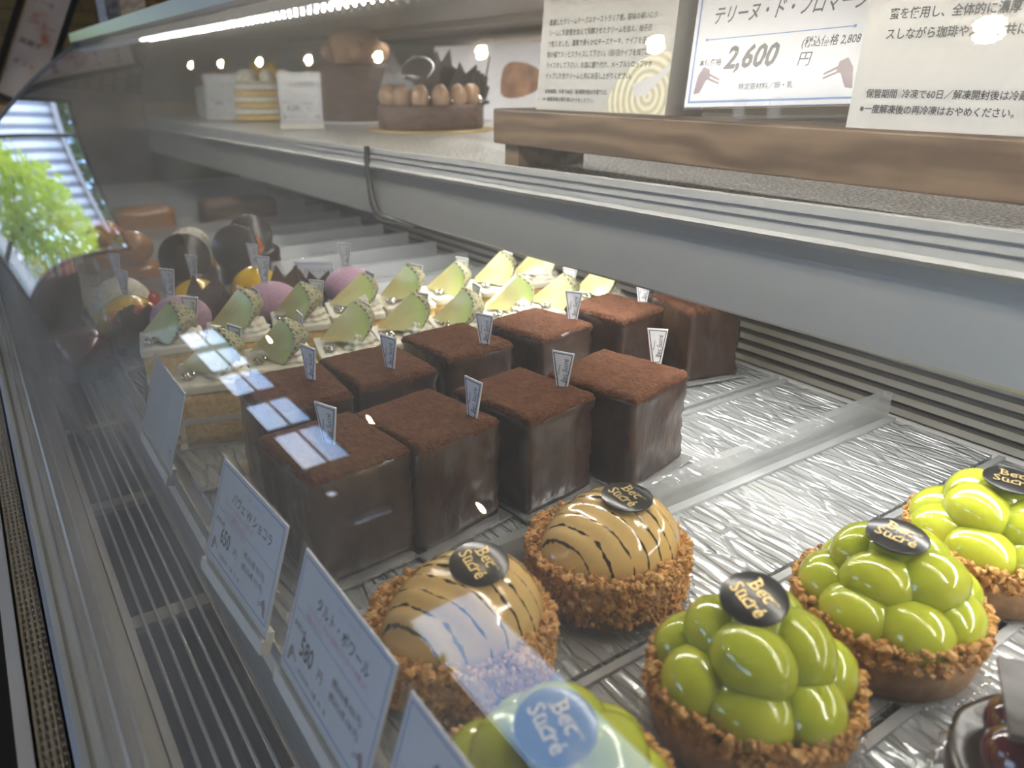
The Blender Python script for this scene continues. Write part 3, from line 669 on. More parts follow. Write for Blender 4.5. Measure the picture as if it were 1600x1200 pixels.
# ------------------------------------------------------------------ melon cakes
def cream_rosette(c, r, h, seed=0):
    mb = MB(); prof = []
    for i in range(15):
        t = i / 14; rr = r * (1 - t) ** .75 * (1 + .12 * math.sin(t * 3.2 * 2 * PI)); prof.append((max(rr, .0001), h * t))
    return mb.lathe(prof, 48, 9, .09, 320., c)
def melon_wedge():
    """quarter slice of melon: tip at the origin, rind at +x"""
    L, hh, ww = .041, .0130, .0165; n = 10; m = 6
    fl = MB(); rd = MB(); grid = []
    for i in range(n + 1):
        v = -1 + 2 * i / n; row = []
        for j in range(m + 1):
            w = -1 + 2 * j / m
            x = L * (1 - .22 * v * v) - .0015 * w * w; z = hh * v * (1 - .0 * abs(w)); y = ww * w * (.56 - .44 * v)
            row.append((x, y, z))
        grid.append(row)
    vs = [p for r in grid for p in r]; fs = [(i * (m + 1) + j, i * (m + 1) + j + 1, (i + 1) * (m + 1) + j + 1, (i + 1) * (m + 1) + j) for i in range(n) for j in range(m)]
    inner = [(p[0] - .0012, p[1], p[2]) for p in vs]
    # flesh: inner face of the rind tapering to a short tip edge
    tip0, tip1 = (0, -.004, -.0075), (0, .004, -.0075)
    ed = [grid[i][0] for i in range(n + 1)]; ed2 = [grid[i][m] for i in range(n + 1)]
    A = [(p[0] - .0012, p[1], p[2]) for p in ed]; B = [(p[0] - .0012, p[1], p[2]) for p in ed2]
    K = 8
    def side(E, tip, flip):
        g = [[tuple(tip[q] + (e[q] - tip[q]) * k / K for q in range(3)) for e in E] for k in range(K + 1)]
        v = [p for r in g for p in r]; w = len(E); f = [(k * w + i, k * w + i + 1, (k + 1) * w + i + 1, (k + 1) * w + i) for k in range(K) for i in range(w - 1)]
        fl.add(v, f if flip else [q[::-1] for q in f])
    side(A, tip0, True); side(B, tip1, False)
    for E0, E1, fl_ in ((A[0], B[0], True), (A[-1], B[-1], False)):
        g = [(tuple(tip0[q] + (E0[q] - tip0[q]) * k / K for q in range(3)), tuple(tip1[q] + (E1[q] - tip1[q]) * k / K for q in range(3))) for k in range(K + 1)]
        v = [p for r in g for p in r]; f = [(2 * k, 2 * k + 1, 2 * k + 3, 2 * k + 2) for k in range(K)]
        fl.add(v, f if not fl_ else [q[::-1] for q in f])
    fl.add(inner, fs)
    rd.add(vs, fs, True)
    b = len(vs); rd.add(vs + inner, [(i * (m + 1), (i + 1) * (m + 1), (i + 1) * (m + 1) + b, i * (m + 1) + b) for i in range(n)] + [(i * (m + 1) + m, i * (m + 1) + m + b, (i + 1) * (m + 1) + m + b, (i + 1) * (m + 1) + m) for i in range(n)] +
           [(j, j + b, j + 1 + b, j + 1) for j in range(m)] + [(n * (m + 1) + j, n * (m + 1) + j + 1, n * (m + 1) + j + 1 + b, n * (m + 1) + j + b) for j in range(m)])
    return fl, rd
MX, MY, MH = .0405, .046, .0365
mc = thing('melon_cake', '', 'cake', (0, 0, 0), 0, 'melon cream cakes')
sp_ = rounded_block(MX, MY, MH - .002, 6, .0003, 1., .001, .0012).build('sponge', sponge, mc)
rounded_block(MX + .0025, MY + .0025, .0055, 8, .0004, 5., .0018, MH - .001).build('cream_layer', cream_m, mc)
MB().box(-MX / 2, MX / 2, -MY / 2, MY / 2, .0155, .019).build('cream_filling', cream_m, mc).scale = (1.012, 1.012, 1)
cream_rosette((.0085, -.0075, MH + .0045), .0125, .0125).build('cream_rosette', cream_m, mc)
f_, r_ = melon_wedge()
fo = f_.build('melon_slice', melon_m, mc); ro = r_.build('rind', rind_m, fo, 'netted grey-green rind')
fo.location = (-.019, .009, MH + .0150); fo.rotation_euler = (R(4), R(-9), R(-22))
for q in ((-.0165, -.012, .0022), (-.0135, -.0145, .002), (-.0115, -.0105, .0024), (-.0150, -.0085, .0018)):
    MB().ball((q[0], q[1], MH + .0045 + q[2]), q[2], 12, 8).build('silver_pearl', pearl_m, mc)
MB().box(-MX / 2 - .004, MX / 2 + .004, -MY / 2 - .004, MY / 2 + .004, 0, .0012).build('cake_board', boardm, mc)
add_pick(mc, .0155, .009, MH + .009, R(-48), R(-3))
ordn = ['nearest the glass', 'second from the glass', 'third from the glass', 'fourth from the glass', 'fifth from the glass', 'sixth from the glass', 'seventh from the glass', 'eighth from the glass']
first = True
for row, (x0, y, n, nm) in enumerate(((.0785, .470, 8, 'nearer'), (.0745, .552, 8, 'farther'))):
    for k in range(n):
        fx = x0 + k * .0462; a = R(-13 + random.uniform(-4, 4)); cx = fx + MX / 2 * math.cos(a) - MY / 2 * math.sin(a); cyy = y + MX / 2 * math.sin(a) + MY / 2 * math.cos(a) + random.uniform(-.002, .002)
        lab = 'melon cream cake in the %s melon row, %s' % (nm, ordn[k])
        if first: mc.location = (cx, cyy, 0); mc.rotation_euler = (0, 0, a); mc['label'] = lab; first = False
        else:
            d = dup(mc, (cx, cyy, 0), a, lab)
            for ch in d.children:
                if ch.name.startswith('melon_slice'): ch.rotation_euler = (R(4 + random.uniform(-7, 7)), R(-9 + random.uniform(-6, 4)), R(-22 + random.uniform(-20, 12)))
                if ch.name.startswith('name_pick'): ch.rotation_euler.z += random.uniform(-.6, .6)

# ------------------------------------------------------------------ tarts
def doily(r=.0387, n=36):
    return MB().lathe([(.001, .0003), (r - .005, .0004), (r - .003, .0012), (r, .0032), (r + .0003, .0036), (r - .0028, .0016), (r - .005, .0008), (.001, .0007)], 240, n, [0, 0, .012, .02, .02, .012, 0, 0])
def crumble(r0, r1, z0, z1, n, s0=.0008, s1=.0019, top=True):
    mb = MB()
    for i in range(n):
        a = random.uniform(0, 2 * PI); t = random.random(); z = z0 + (z1 - z0) * t; r = r0 + (r1 - r0) * random.random() ** .5
        mb.chunk((r * math.cos(a), r * math.sin(a), z), random.uniform(s0, s1) * (1.0 if random.random() < .85 else 1.7))
    return mb
def crust(r, h, name, parent, m):
    MB().lathe([(r - .002, 0), (r - .0005, .001), (r + .001, h * .6), (r + .0015, h), (r - .001, h + .0005), (r - .004, h - .001), (.0005, h - .002)], 72, jit=.0009).build(name, m, parent)
# muscat grape tart
mt = thing('grape_tart', '', 'tart', (0, 0, 0), 0, 'green grape tarts')
doily().build('doily', plastic, mt, 'clear fluted plastic doily')
crust(.0345, .0175, 'crust', mt, crust_m)
for o in mt.children:
    if o.name.startswith('crust'): o.location.z = .0008
crumble(.0325, .0362, .0150, .0250, 1300, .0006, .0014).build('crumble', crumb_m, mt)
MB().ball((0, 0, .016), (.0315, .0315, .02), 32, 14, zmin=.016).build('custard', mat('pale custard', (.72, .68, .2), .2, coat=.8), mt)
gm = None
def grape(loc, rot, sc):
    global gm
    if gm is None: gm = MB().ball((0, 0, 0), (.0124, .0102, .0100), 24, 16).build('grape', grape_m, mt); o = gm
    else: o = gm.copy(); COL.objects.link(o); o.parent = mt
    o.location = loc; o.rotation_euler = rot; o.scale = (sc, sc, sc)
for k in range(7):
    a = 2 * PI * k / 7 + .2; grape((.0222 * math.cos(a), .0222 * math.sin(a), .0230), (R(random.uniform(-14, 14)), R(random.uniform(-14, 14)), a + PI / 2 + random.uniform(-.6, .6)), random.uniform(1.2, 1.3))
for k in range(4):
    a = 2 * PI * k / 4 + .55; grape((.0125 * math.cos(a), .0125 * math.sin(a), .0355 + random.uniform(-.001, .001)), (R(random.uniform(-18, 18)), R(random.uniform(-18, 18)), a + PI / 2 + random.uniform(-.7, .7)), random.uniform(1.16, 1.26))
grape((.001, .002, .0395), (0, R(8), .5), 1.1)
add_seal(mt, (-.001, .003, .0520), (0, 0, 0))
SEALS = [(-98, 14, 235), (-102, 15, 215), (-79, 4, 225), (-68, 3, 235)]
TX = [('green grape tart at the bottom edge, behind the mirrored sky', .102, .125, 1.9), ('large green grape tart in the middle of the bottom edge, nearest the viewer', .1885, .1253, 0.), ('green grape tart second from the right edge, on a clear doily', .2661, .1215, 1.1), ('green grape tart cut by the right edge of the picture', .3465, .1205, 2.3)]
for k, (lab, x, y, a) in enumerate(TX):
    if k == 0: mt.location = (x, y, .0013); mt['label'] = lab; mt.rotation_euler.z = a
    else:
        d = dup(mt, (x, y, .0013), a, lab)
for o in list(COL.objects):
    if o.name.startswith('seal') and o.parent and o.parent.name.startswith('grape_tart'):
        k = [t_[0] for t_ in TX].index(o.parent['label']); o.rotation_euler = seal_rot(*SEALS[k], o.parent.rotation_euler.z)
# pear tart
pt = thing('pear_tart', '', 'tart', (0, 0, 0), 0, 'scorched pear tarts')
doily().build('doily', plastic, pt, 'clear fluted plastic doily')
crust(.034, .019, 'crust', pt, crust_m)
c_ = crumble(.033, .0360, .0035, .024, 2200, .0006, .0013); c_.v += []
c2 = crumble(.027, .0345, .0205, .0245, 600, .0007, .0016); c_.add(c2.v, c2.f); c_.build('crumble', crumb_m, pt)
pv = MB(); seg, ring = 48, 16; vs = []; fs = []
for i in range(ring + 1):
    t = PI / 2 * i / ring
    for k in range(seg):
        a = 2 * PI * k / seg; rr = math.cos(t); x = .031 * rr * math.cos(a); wid = .0245 * (1 - .16 * (-math.cos(a)) * rr)
        y = wid * rr * math.sin(a); z = .0215 * math.sin(t) ** .85 * (1 + .18 * math.cos(a) * rr)
        z += .0006 * math.sin(x * 740 + y * 220); vs.append((x, y, z))
for i in range(ring):
    for k in range(seg): fs.append((i * seg + k, i * seg + (k + 1) % seg, (i + 1) * seg + (k + 1) % seg, (i + 1) * seg + k))
pv.add(vs, fs, True); pe = pv.build('pear_half', pear_m, pt, 'glazed pear half with scorched slices'); pe.location = (0, 0, .0195); pe.scale = (1.06, 1.12, 1.1)
add_seal(pt, (.007, -.003, .0450), seal_rot(-90, 4, 260, R(-4)))
pt.location = (.2, .2145, .0013); pt['label'] = 'scorched pear tart in front of the chocolate cakes, wholly in view'; pt.rotation_euler.z = R(-4)
p2 = dup(pt, (.1205, .2085, .0013), R(6), 'scorched pear tart beside the 580 yen price tag')
for o in p2.children:
    if o.name.startswith('seal'): o.rotation_euler = seal_rot(-94, 12, 240, R(6))

# berry tart with a chocolate plaque, bottom right
bt = thing('berry_tart', 'burgundy berry tart with a dark chocolate square, bottom right corner', 'tart', (.236, .042, .0013))
doily().build('doily', plastic, bt); crust(.034, .018, 'crust', bt, darkchoc)
for k in range(9):
    a = 2 * PI * k / 8; r_ = .019 if k < 8 else 0
    MB().ball((r_ * math.cos(a), r_ * math.sin(a), .024 if k < 8 else .03), .0098, 16, 10).build('berry', burgundy, bt)
o = MB().box(-.02, .02, -.02, .02, -.0012, .0012).build('chocolate_plaque', darkchoc, bt); o.location = (-.004, .004, .044); o.rotation_euler = (R(-6), R(6), R(28))

# ------------------------------------------------------------------ assorted cakes farther along the trays
def leaf_shard(w, h):
    return MB().prism([(-w / 2, 0), (w / 2, 0), (w * .55, h * .55), (w * .2, h * .7), (w * .12, h), (-w * .1, h * .72), (-w * .3, h * .95)], -.0008, .0008)
def base_disc(t, m, r=.028, h=.022): MB().lathe([(r, 0), (r, h * .85), (r - .002, h), (.0005, h)], 48).build('mousse_base', m, t)
lil = 'lilac egg cakes'
def lilac_cake(label, x, y, a, shard=True):
    t = thing('lilac_egg_cake', label, 'cake', (x, y, 0), a, lil)
    base_disc(t, darkchoc); MB().ball((.004, -.002, .0385), (.0245, .0185, .0185), 28, 18, Matrix.Rotation(.2, 3, 'Y')).build('lilac_egg', purple, t)
    if shard:
        o = leaf_shard(.042, .034).build('chocolate_shard', darkchoc, t); o.location = (-.02, .012, .02); o.rotation_euler = (R(-8), R(4), R(-25))
    for q in ((-.02, -.012), (.022, .012), (-.006, -.023)): MB().ball((q[0], q[1], .0275), .0062, 14, 10).build('blueberry', darkberry, t)
    for q in ((.012, -.02), (-.014, -.02)): MB().ball((q[0], q[1], .0245), .0024, 10, 8).build('silver_pearl', pearl_m, t)
    add_pick(t, .002, .004, .057, R(-40) - a, 0); return t
lilac_cake('cake topped with a lilac egg, behind the nearest melon slices on the left', .186, .628, 0.2)
lilac_cake('cake topped with a bright lilac egg, farthest to the right of its row', .262, .640, -.1)
lilac_cake('blurred lilac egg cake behind the glare, nearest the glass', .112, .625, .4)
def shard_cake(label, x, y, a, m2, w=.05, h=.05):
    t = thing('chocolate_shard_cake', label, 'cake', (x, y, 0), a, 'cakes wrapped in chocolate shards')
    base_disc(t, darkchoc, .026, .03)
    for k in range(3):
        o = leaf_shard(w * (1 - .15 * k), h * (1 - .1 * k)).build('chocolate_shard', bark_m, t); o.location = (-.012 + .012 * k, -.008 + .01 * k, .016); o.rotation_euler = (R(-18 + 8 * k), R(6 - 10 * k), R(-30 + 22 * k))
    MB().ball((.006, .004, .036), .0085, 14, 10).build('berry', m2, t); return t
shard_cake('cake with a broad dark chocolate shard, left of the lilac egg', .148, .650, -.3, berry_m)
shard_cake('cake with pointed black chocolate shards between the two lilac eggs', .224, .668, -.2, darkberry, .046, .046)
def dome_cake(label, x, y, m, a=0):
    t = thing('glazed_dome_cake', label, 'cake', (x, y, 0), a, 'glazed dome cakes')
    base_disc(t, sponge, .027, .012); MB().ball((0, 0, .013), (.026, .026, .028), 30, 18, zmin=.012).build('glazed_dome', m, t)
    for k in range(4):
        aa = -1.2 + k * .55; MB().ball((.027 * math.cos(aa), .027 * math.sin(aa), .017), .0065, 12, 8).build('berry', berry_m, t)
    add_pick(t, 0, 0, .042, R(-50) - a, 0); return t
dome_cake('yellow glazed dome cake with red berries, on the left', .155, .742, yellowg)
dome_cake('yellow glazed dome cake beside the small price tag', .217, .762, yellowg, .3)
dome_cake('pale cream dome cake blurred behind the glass on the left', .098, .79, whiteegg, .2)
dome_cake('pale yellow dome cake blurred nearest the glass', .092, .715, yellowg, .1)
def disc_cake(label, x, y, a, top):
    t = thing('biscuit_disc_cake', label, 'cake', (x, y, 0), a, 'cakes with a dark biscuit disc')
    base_disc(t, darkchoc, .027, .03)
    o = MB().lathe([(.0005, -.003), (.023, -.003), (.0245, -.001), (.0245, .001), (.023, .003), (.0005, .003)], 40, 40, .01).build('biscuit_disc', darkchoc, t); o.location = (-.012, -.01, .046); o.rotation_euler = (R(72), 0, R(-35))
    MB().ball((.008, .006, .042), (.015, .015, .013), 20, 12).build('fruit', top, t)
    MB().tube([(.008, .006, .053), (.010, .008, .064)], .0016, 6).build('leaf', leaf_m, t); return t
disc_cake('cake with an upright dark biscuit disc behind the yellow dome', .232, .845, 0, orange_m)
disc_cake('cake with a dark biscuit disc and red fruit, farthest of its kind', .262, .905, .3, berry_m)
disc_cake('cake with a dark biscuit disc blurred toward the glass', .17, .83, .5, darkberry)
def egg_cake(label, x, y, m, bm):
    t = thing('speckled_egg_cake', label, 'cake', (x, y, 0), 0, 'egg topped cakes at the far end'); base_disc(t, bm, .026, .022)
    MB().ball((0, 0, .04), (.022, .019, .019), 24, 16).build('chocolate_egg', m, t); return t
egg_cake('caramel cake topped with a speckled white egg', .192, .915, whiteegg, caramel)
egg_cake('caramel cake with a brown egg beside the speckled one', .135, .93, caramel, caramel)
egg_cake('orange fruit cake blurred under the sky reflection', .12, 1.02, orange_m, caramel)
egg_cake('brown cake blurred at the far left of the trays', .085, 1.1, caramel, whiteegg)
lf = thing('chocolate_loaf', 'dark brown chocolate loaf lying at the far end of the trays', 'cake', (.335, 1.2255, .0015), 0); rounded_block(.11, .05, .042, 12, .001, 3.3, .008).build('loaf_body', bark_m, lf)
MB().box(-.06, .06, -.029, .029, 0, .001).build('cake_board', boardm, lf)
lf2 = thing('chocolate_loaf', 'smaller brown loaf behind the first, half lost in glare', 'cake', (.2, 1.2255, .0015), 0); rounded_block(.08, .05, .04, 12, .001, 5.3, .008).build('loaf_body', caramel, lf2)

# dark gift cakes near the glass at the left edge, on a small clear stand
st_ = thing('clear_riser', 'small clear acrylic stand over the air grille', 'stand', (.044, .74, -.0285), R(6))
MB().box(-.03, .03, -.17, .13, .012, .0145).build('top_sheet', sleeve, st_); MB().box(-.03, -.0275, -.17, .13, 0, .012).box(.0275, .03, -.17, .13, 0, .012).build('side_sheet', sleeve, st_)
gc = thing('gift_cake', 'dark round gift cake tied with plaid ribbon at the left edge', 'cake', (.0445, .86, -.0135))
MB().lathe([(.024, 0), (.027, .03), (.028, .052), (.026, .055), (.0005, .056)], 48).build('chocolate_cup', mat('matt dark cup', (.012, .01, .01), .35), gc)
def plaid_f(n, l, b):
    t = n.new('ShaderNodeTexCoord'); sp = n.new('ShaderNodeSeparateXYZ'); l.new(t.outputs['Object'], sp.inputs[0])
    at = n.new('ShaderNodeMath'); at.operation = 'ARCTAN2'; l.new(sp.outputs[1], at.inputs[0]); l.new(sp.outputs[0], at.inputs[1])
    mu = n.new('ShaderNodeMath'); mu.operation = 'MULTIPLY'; mu.inputs[1].default_value = 1.2; l.new(at.outputs[0], mu.inputs[0])
    fr_ = n.new('ShaderNodeMath'); fr_.operation = 'FRACT'; l.new(mu.outputs[0], fr_.inputs[0])
    r = n.new('ShaderNodeValToRGB'); r.color_ramp.interpolation = 'CONSTANT'; e = r.color_ramp.elements
    cols = [(0, (.7, .25, .1)), (.2, (.75, .68, .72)), (.35, (.04, .08, .25)), (.48, (.75, .7, .7)), (.65, (.5, .03, .07)), (.8, (.75, .4, .5))]
    for i, (p, c) in enumerate(cols):
        x = e[i] if i < 2 else e.new(p); x.position = p; x.color = (*c, 1)
    l.new(fr_.outputs[0], r.inputs[0]); l.new(r.outputs[0], b.inputs['Base Color'])
MB().lathe([(.0285, .052), (.0285, .066), (.027, .066), (.027, .052)], 48).build('plaid_ribbon', tweak(mat('plaid ribbon', (.5, .1, .1), .6), plaid_f), gc)
gc2 = thing('gift_cake', 'low burgundy glazed cake in front of the ribboned one', 'cake', (.05, .69, -.0135))
MB().lathe([(.02, 0), (.022, .02), (.02, .03), (.012, .036), (.0005, .037)], 40).build('glazed_body', burgundy, gc2)
MB().lathe([(.0225, 0), (.0232, .014), (.0225, .0145), (.0215, 0)], 40).build('paper_cup', mat('matt dark cup', (.012, .01, .01), .35), gc2)
bk = thing('wire_basket', 'small metal wire handle rising beyond the plaid ribbon', 'basket', (.055, 1.0, -.0289))
MB().tube([(-.022, 0, 0), (-.022, 0, .07), (-.012, 0, .085), (.012, 0, .09), (.022, 0, .075), (.022, 0, 0)], .0022, 8).build('handle', alu, bk)
MB().tube([(-.022, -.03, .002), (.022, -.03, .002), (.022, .03, .002), (-.022, .03, .002), (-.022, -.03, .002)], .0018, 6).build('basket_rim', alu, bk)
fbk = thing('berry_cake', 'cake heaped with red and dark berries, left of the melon cakes', 'cake', (.098, .69, 0)); base_disc(fbk, darkchoc, .026, .022)
for k in range(10):
    a = k * 2.4; r_ = .0055 * k ** .5 * 1.25; MB().ball((r_ * math.cos(a), r_ * math.sin(a), .03 - .0004 * k), .0075, 14, 10).build('berry', (orange_m, darkberry, berry_m)[k % 3], fbk)

# ------------------------------------------------------------------ price cards
def border(mb, w, h, m, t):
    for (x0, x1, y0, y1) in ((-w / 2 + m, w / 2 - m, h - m - t, h - m), (-w / 2 + m, w / 2 - m, m, m + t), (-w / 2 + m, -w / 2 + m + t, m, h - m), (w / 2 - m - t, w / 2 - m, m, h - m)):
        mb.add([(x0, y0, .0004), (x1, y0, .0004), (x1, y1, .0004), (x0, y1, .0004)], [(0, 1, 2, 3)])
def TM(x, y): return T(Vector((x, y, .00045)))
def horn(mb, x, y, s, flip):
    """little printed sketch of a whisk-like utensil"""
    k = -1 if flip else 1
    def P(a, b): return (x + k * a * s, y + b * s, .00045)
    mb.add([P(0, 0), P(.25, .05), P(.5, .55), P(.3, .7), P(.1, .62)], [(0, 1, 2, 3, 4)]); mb.add([P(.1, .62), P(.3, .9), P(.55, .8), P(.6, .5), P(.45, .45)], [(0, 1, 2, 3, 4)])
    mb.add([P(.5, .62), P(1.0, .42), P(1.0, .48), P(.5, .7)], [(0, 1, 2, 3)]); mb.add([P(.5, .48), P(1.0, .3), P(1.0, .36), P(.5, .55)], [(0, 1, 2, 3)])
def price_card(name, label, M, w, h, title, price, lines, red, big=.0105, title_s=.006, tsx=.9, holder=True, logo=True, lean=0):
    t = thing(name, label, 'price card'); t.matrix_world = M
    MB().box(-w / 2, w / 2, 0, h, -.0004, .00035).build('card', paper, t)
    MB().box(-w / 2 - .002, w / 2 + .002, -.002, h + .002, .0008, .0011).build('clear_sleeve', sleeve, t)
    b = MB(); border(b, w, h, .0016, .0006); b.add([(-w / 2 + .004, h * .53, .0004), (w / 2 - .004, h * .53, .0004), (w / 2 - .004, h * .53 + .0003, .0004), (-w / 2 + .004, h * .53 + .0003, .0004)], [(0, 1, 2, 3)]); b.build('printed_border', blue_ink, t)
    k = MB().text(title, title_s, TM(-w * .26, h * .70), bold=.01, sx=tsx)
    k.text('本体価格', .0028, TM(-w / 2 + .004, h * .40), bold=.01); k.text(price, big, TM(-w * .33, h * .24), bold=.02, shear=0, sx=.75); k.text('円', .0048, TM(-w * .33 + big * .52 * len(price), h * .26))
    y = h * .37
    for ln in lines: k.text(ln, .0034, TM(.003, y), bold=.01, sx=.9); y -= .0052
    k.text('特定原材料／小麦・乳・卵', .0024, TM(-w * .3, h * .1), sx=.9)
    k.build('printed_text', ink, t)
    if red:
        q = MB()
        for i, ln in enumerate(red): q.text(ln, .0028, TM(-w * .34, h * .615 - i * .0033), sx=.85, bold=.005)
        q.build('printed_red_text', red_ink, t)
    if logo: MB().text('Bec Sucré', .0042, TM(-w * .05, h * .86), shear=.3).build('printed_logo', pale_ink, t)
    s_ = MB(); horn(s_, -w / 2 + .004, .004, .008, False); horn(s_, w / 2 - .004, .004, .008, True); s_.build('printed_sketch', lilac_ink, t)
    if holder:
        MB().box(-w / 2 - .001, w / 2 + .001, -.009, .001, -.003, -.0006).box(-w / 2 - .001, w / 2 + .001, -.009, -.0032, -.0006, .0016).build('card_holder', cream_bar, t)
    return t
def tagM(y, x=.0605, z=.0085, lean=18, turn=0):
    r = Matrix.Rotation(R(turn), 3, 'Z') @ Vector((0, -1, 0)); u = Matrix.Rotation(R(turn), 3, 'Z') @ Vector((math.sin(R(lean)), 0, math.cos(R(lean)))); return frame((x, y, z), r, u)
price_card('price_card', 'white price card reading 580 beside the near pear tart', tagM(.2045), .074, .047, 'タルト・ポワール', '580', ['(税込価格 626 円)', '(税込価格 638 円)'], ['ベイリーズ・タルト生地にカスタードを使った', '洋梨のタルト。'])
price_card('price_card', 'white price card reading 650 in front of the chocolate cakes', tagM(.299, x=.059, z=.0065, turn=3), .074, .047, 'パヴェ W ショコラ', '650', ['(税込価格 702 円)', '(税込価格 715 円)'], ['ヴァローナ社のチョコを使った', 'しっとり濃厚なショコラ。', 'ショコラ好きにおすすめ。'])
price_card('price_card', 'bluish price card seen edge-on beyond the 650 card', tagM(.472, x=.062, turn=0, z=.004), .074, .047, 'メロン', '600', [], [], big=.009)
price_card('price_card', 'price card rising from the bottom edge beside the 580 card', tagM(.121), .074, .045, 'タルト・マスカット', '680', ['(税込価格 734 円)'], [])
MB_ = price_card('price_card', 'small price card among the dark cakes behind the melon row', frame((.262, .722, .012), (.8, -.6, 0), (.1, .1, 1)), .04, .034, 'ガトー・ショコラ', '620', [], ['季節の限定'], big=.007, title_s=.0042, holder=False, logo=False)
MB().box(-.018, .018, -.0122, 0, -.002, .0008).build('card_holder', sleeve, MB_)

# ------------------------------------------------------------------ on the upper shelf: wooden stand with boxes and price card
ws = thing('wooden_stand', 'low oak display stand on the upper shelf, top right', 'stand', (.385, .1, ZS))
MB().box(0, .085, -.4, .485, .0195, .0478).build('top_board', oak, ws, bevel=.0015)
MB().box(.006, .078, .455, .475, 0, .0194).build('leg', oak, ws); MB().box(.006, .078, -.39, -.37, 0, .0194).build('leg', oak, ws)
ZW = ZS + .0479
bx = thing('terrine_box', 'white product box with description and cheesecake picture on the wooden stand', 'box'); W, H_ = .141, .112
bx.matrix_world = frame((.408, .4775, ZW), (0.06, -1, 0), (.09, 0, 1))
MB().box(-W / 2, W / 2, 0, H_, -.04, 0).build('carton', paper_w, bx)
k = MB(); k.text('テリーヌ・ド・フロマージュ', .0105, TM(-W * .36, .0875), sx=.75)
yy = .0635
for ln in ('厳選したクリームチーズはオーストラリア産。酸味の補いにク', 'リームに乳酸菌を加えて発酵させたクリームを加え、柚子皮', 'で整えました。濃厚で滑らかなチーズケーキ。ナイフを温め1㎝', '程の幅でスッとスライスして下さい。1回1回ナイフを綺麗にしス', 'ライスをして下さい。お皿に盛り付け、メープルシロップやホ', 'イップした生クリームと共にお召し上がりください。'):
    k.text(ln, .0050, TM(-W * .435, yy), sx=.82, bold=.012); yy -= .0079
k.text('保管期間', .0036, TM(-W * .43, .0128), bold=.01); k.text('冷凍で60日／解凍開封後は冷蔵で5日。', .0039, TM(-W * .31, .0128), bold=.01, sx=.85); k.text('※一度解凍後の再冷凍はおやめください。', .0039, TM(-W * .44, .0068), bold=.01, sx=.85)
k.text('+TAX', .0058, TM(W * .28, .0785), bold=.01); k.text('2600円', .0062, TM(W * .02, .0775), shear=.2); k.build('printed_text', ink, bx)
pm = MB(); pm.lathe([(.0005, 0), (.026, 0)], 40, smooth=False)
o = MB()
for r0, r1, zz in ((0, .034, .0003), ):
    pts = []
    for q in range(41):
        a = PI / 2 + PI / 2 * q / 40; pts.append((W / 2 - .0005 + .058 * math.cos(a), .0005 + .041 * math.sin(a), .0003))
    o.add(pts + [(W / 2 - .0005, .0005, .0003)], [tuple(range(42))])
def swirl_f(n, l, b):
    t = n.new('ShaderNodeTexCoord'); mp = n.new('ShaderNodeMapping'); mp.inputs['Location'].default_value = (-.052, -.012, 0); w = n.new('ShaderNodeTexWave'); w.wave_type = 'RINGS'; w.rings_direction = 'Z'; w.inputs['Scale'].default_value = 55; w.inputs['Distortion'].default_value = 1.5
    r = n.new('ShaderNodeValToRGB'); r.color_ramp.elements[0].color = (.45, .4, .25, 1); r.color_ramp.elements[1].color = (.68, .65, .52, 1)
    l.new(t.outputs['Object'], mp.inputs[0]); l.new(mp.outputs[0], w.inputs[0]); l.new(w.outputs['Fac'], r.inputs[0]); l.new(r.outputs[0], b.inputs['Base Color'])
o.build('printed_picture', tweak(mat('printed cheesecake', (.6, .55, .4), .4), swirl_f), bx)
MB().add([(.036, .02, .0004), (.06, .027, .0004), (.069, .034, .0004), (.069, .028, .0004), (.05, .013, .0004), (.041, .011, .0004)], [(0, 1, 2, 3, 4, 5)]).build('printed_knife', mat('printed grey blade', (.55, .53, .55), .4), bx)
# right product box
bx2 = thing('terrine_box', 'second white product box, blurred, cut by the right edge', 'box'); bx2.matrix_world = frame((.396, .188, ZW), (0.05, -1, 0), (.09, 0, 1))
MB().box(-.066, .066, 0, H_, -.04, 0).build('carton', paper_w, bx2)
k = MB(); yy = .071
for ln in ('厳選した生チョコは北海道産の生乳と', '生クリームとナッツを加え、香り良い', '蜜を使用し、全体的に濃厚でなめらか', 'スしながら珈琲や紅茶と共にどうぞ'): k.text(ln, .0056, TM(-.054, yy), bold=.015, sx=.9); yy -= .0093
k.text('保管期間  冷凍で60日／解凍開封後は冷蔵で5日。', .0046, TM(-.058, .0155), bold=.012, sx=.9); k.text('※一度解凍後の再冷凍はおやめください。', .0046, TM(-.06, .008), bold=.012, sx=.9); k.build('printed_text', ink, bx2)
# big price card on an acrylic stand
pc = thing('price_card', 'large blue bordered price card reading 2,600 on the wooden stand', 'price card'); W, H_ = .121, .078
pc.matrix_world = frame((.418, .328, ZW + .0085), (.12, -1, .045), (.16, .04, 1))
MB().box(-W / 2, W / 2, 0, H_, -.0005, .00035).build('card', paper, pc)
b = MB(); border(b, W, H_, .0025, .0013); b.add([(-W / 2 + .011, H_ * .53, .0004), (W / 2 - .011, H_ * .53, .0004), (W / 2 - .011, H_ * .53 + .0006, .0004), (-W / 2 + .011, H_ * .53 + .0006, .0004)], [(0, 1, 2, 3)])
for sx_ in (-1, 1): b.add([(sx_ * (W / 2 - .011) + .001 * math.cos(q * PI / 4), H_ * .53 + .0003 + .001 * math.sin(q * PI / 4), .00042) for q in range(8)], [tuple(range(8))])
b.build('printed_border', blue_ink, pc)
k = MB().text('テリーヌ・ド・フロマージュ', .0118, TM(-W * .39, H_ * .66), bold=.012, shear=.28, sx=.72)
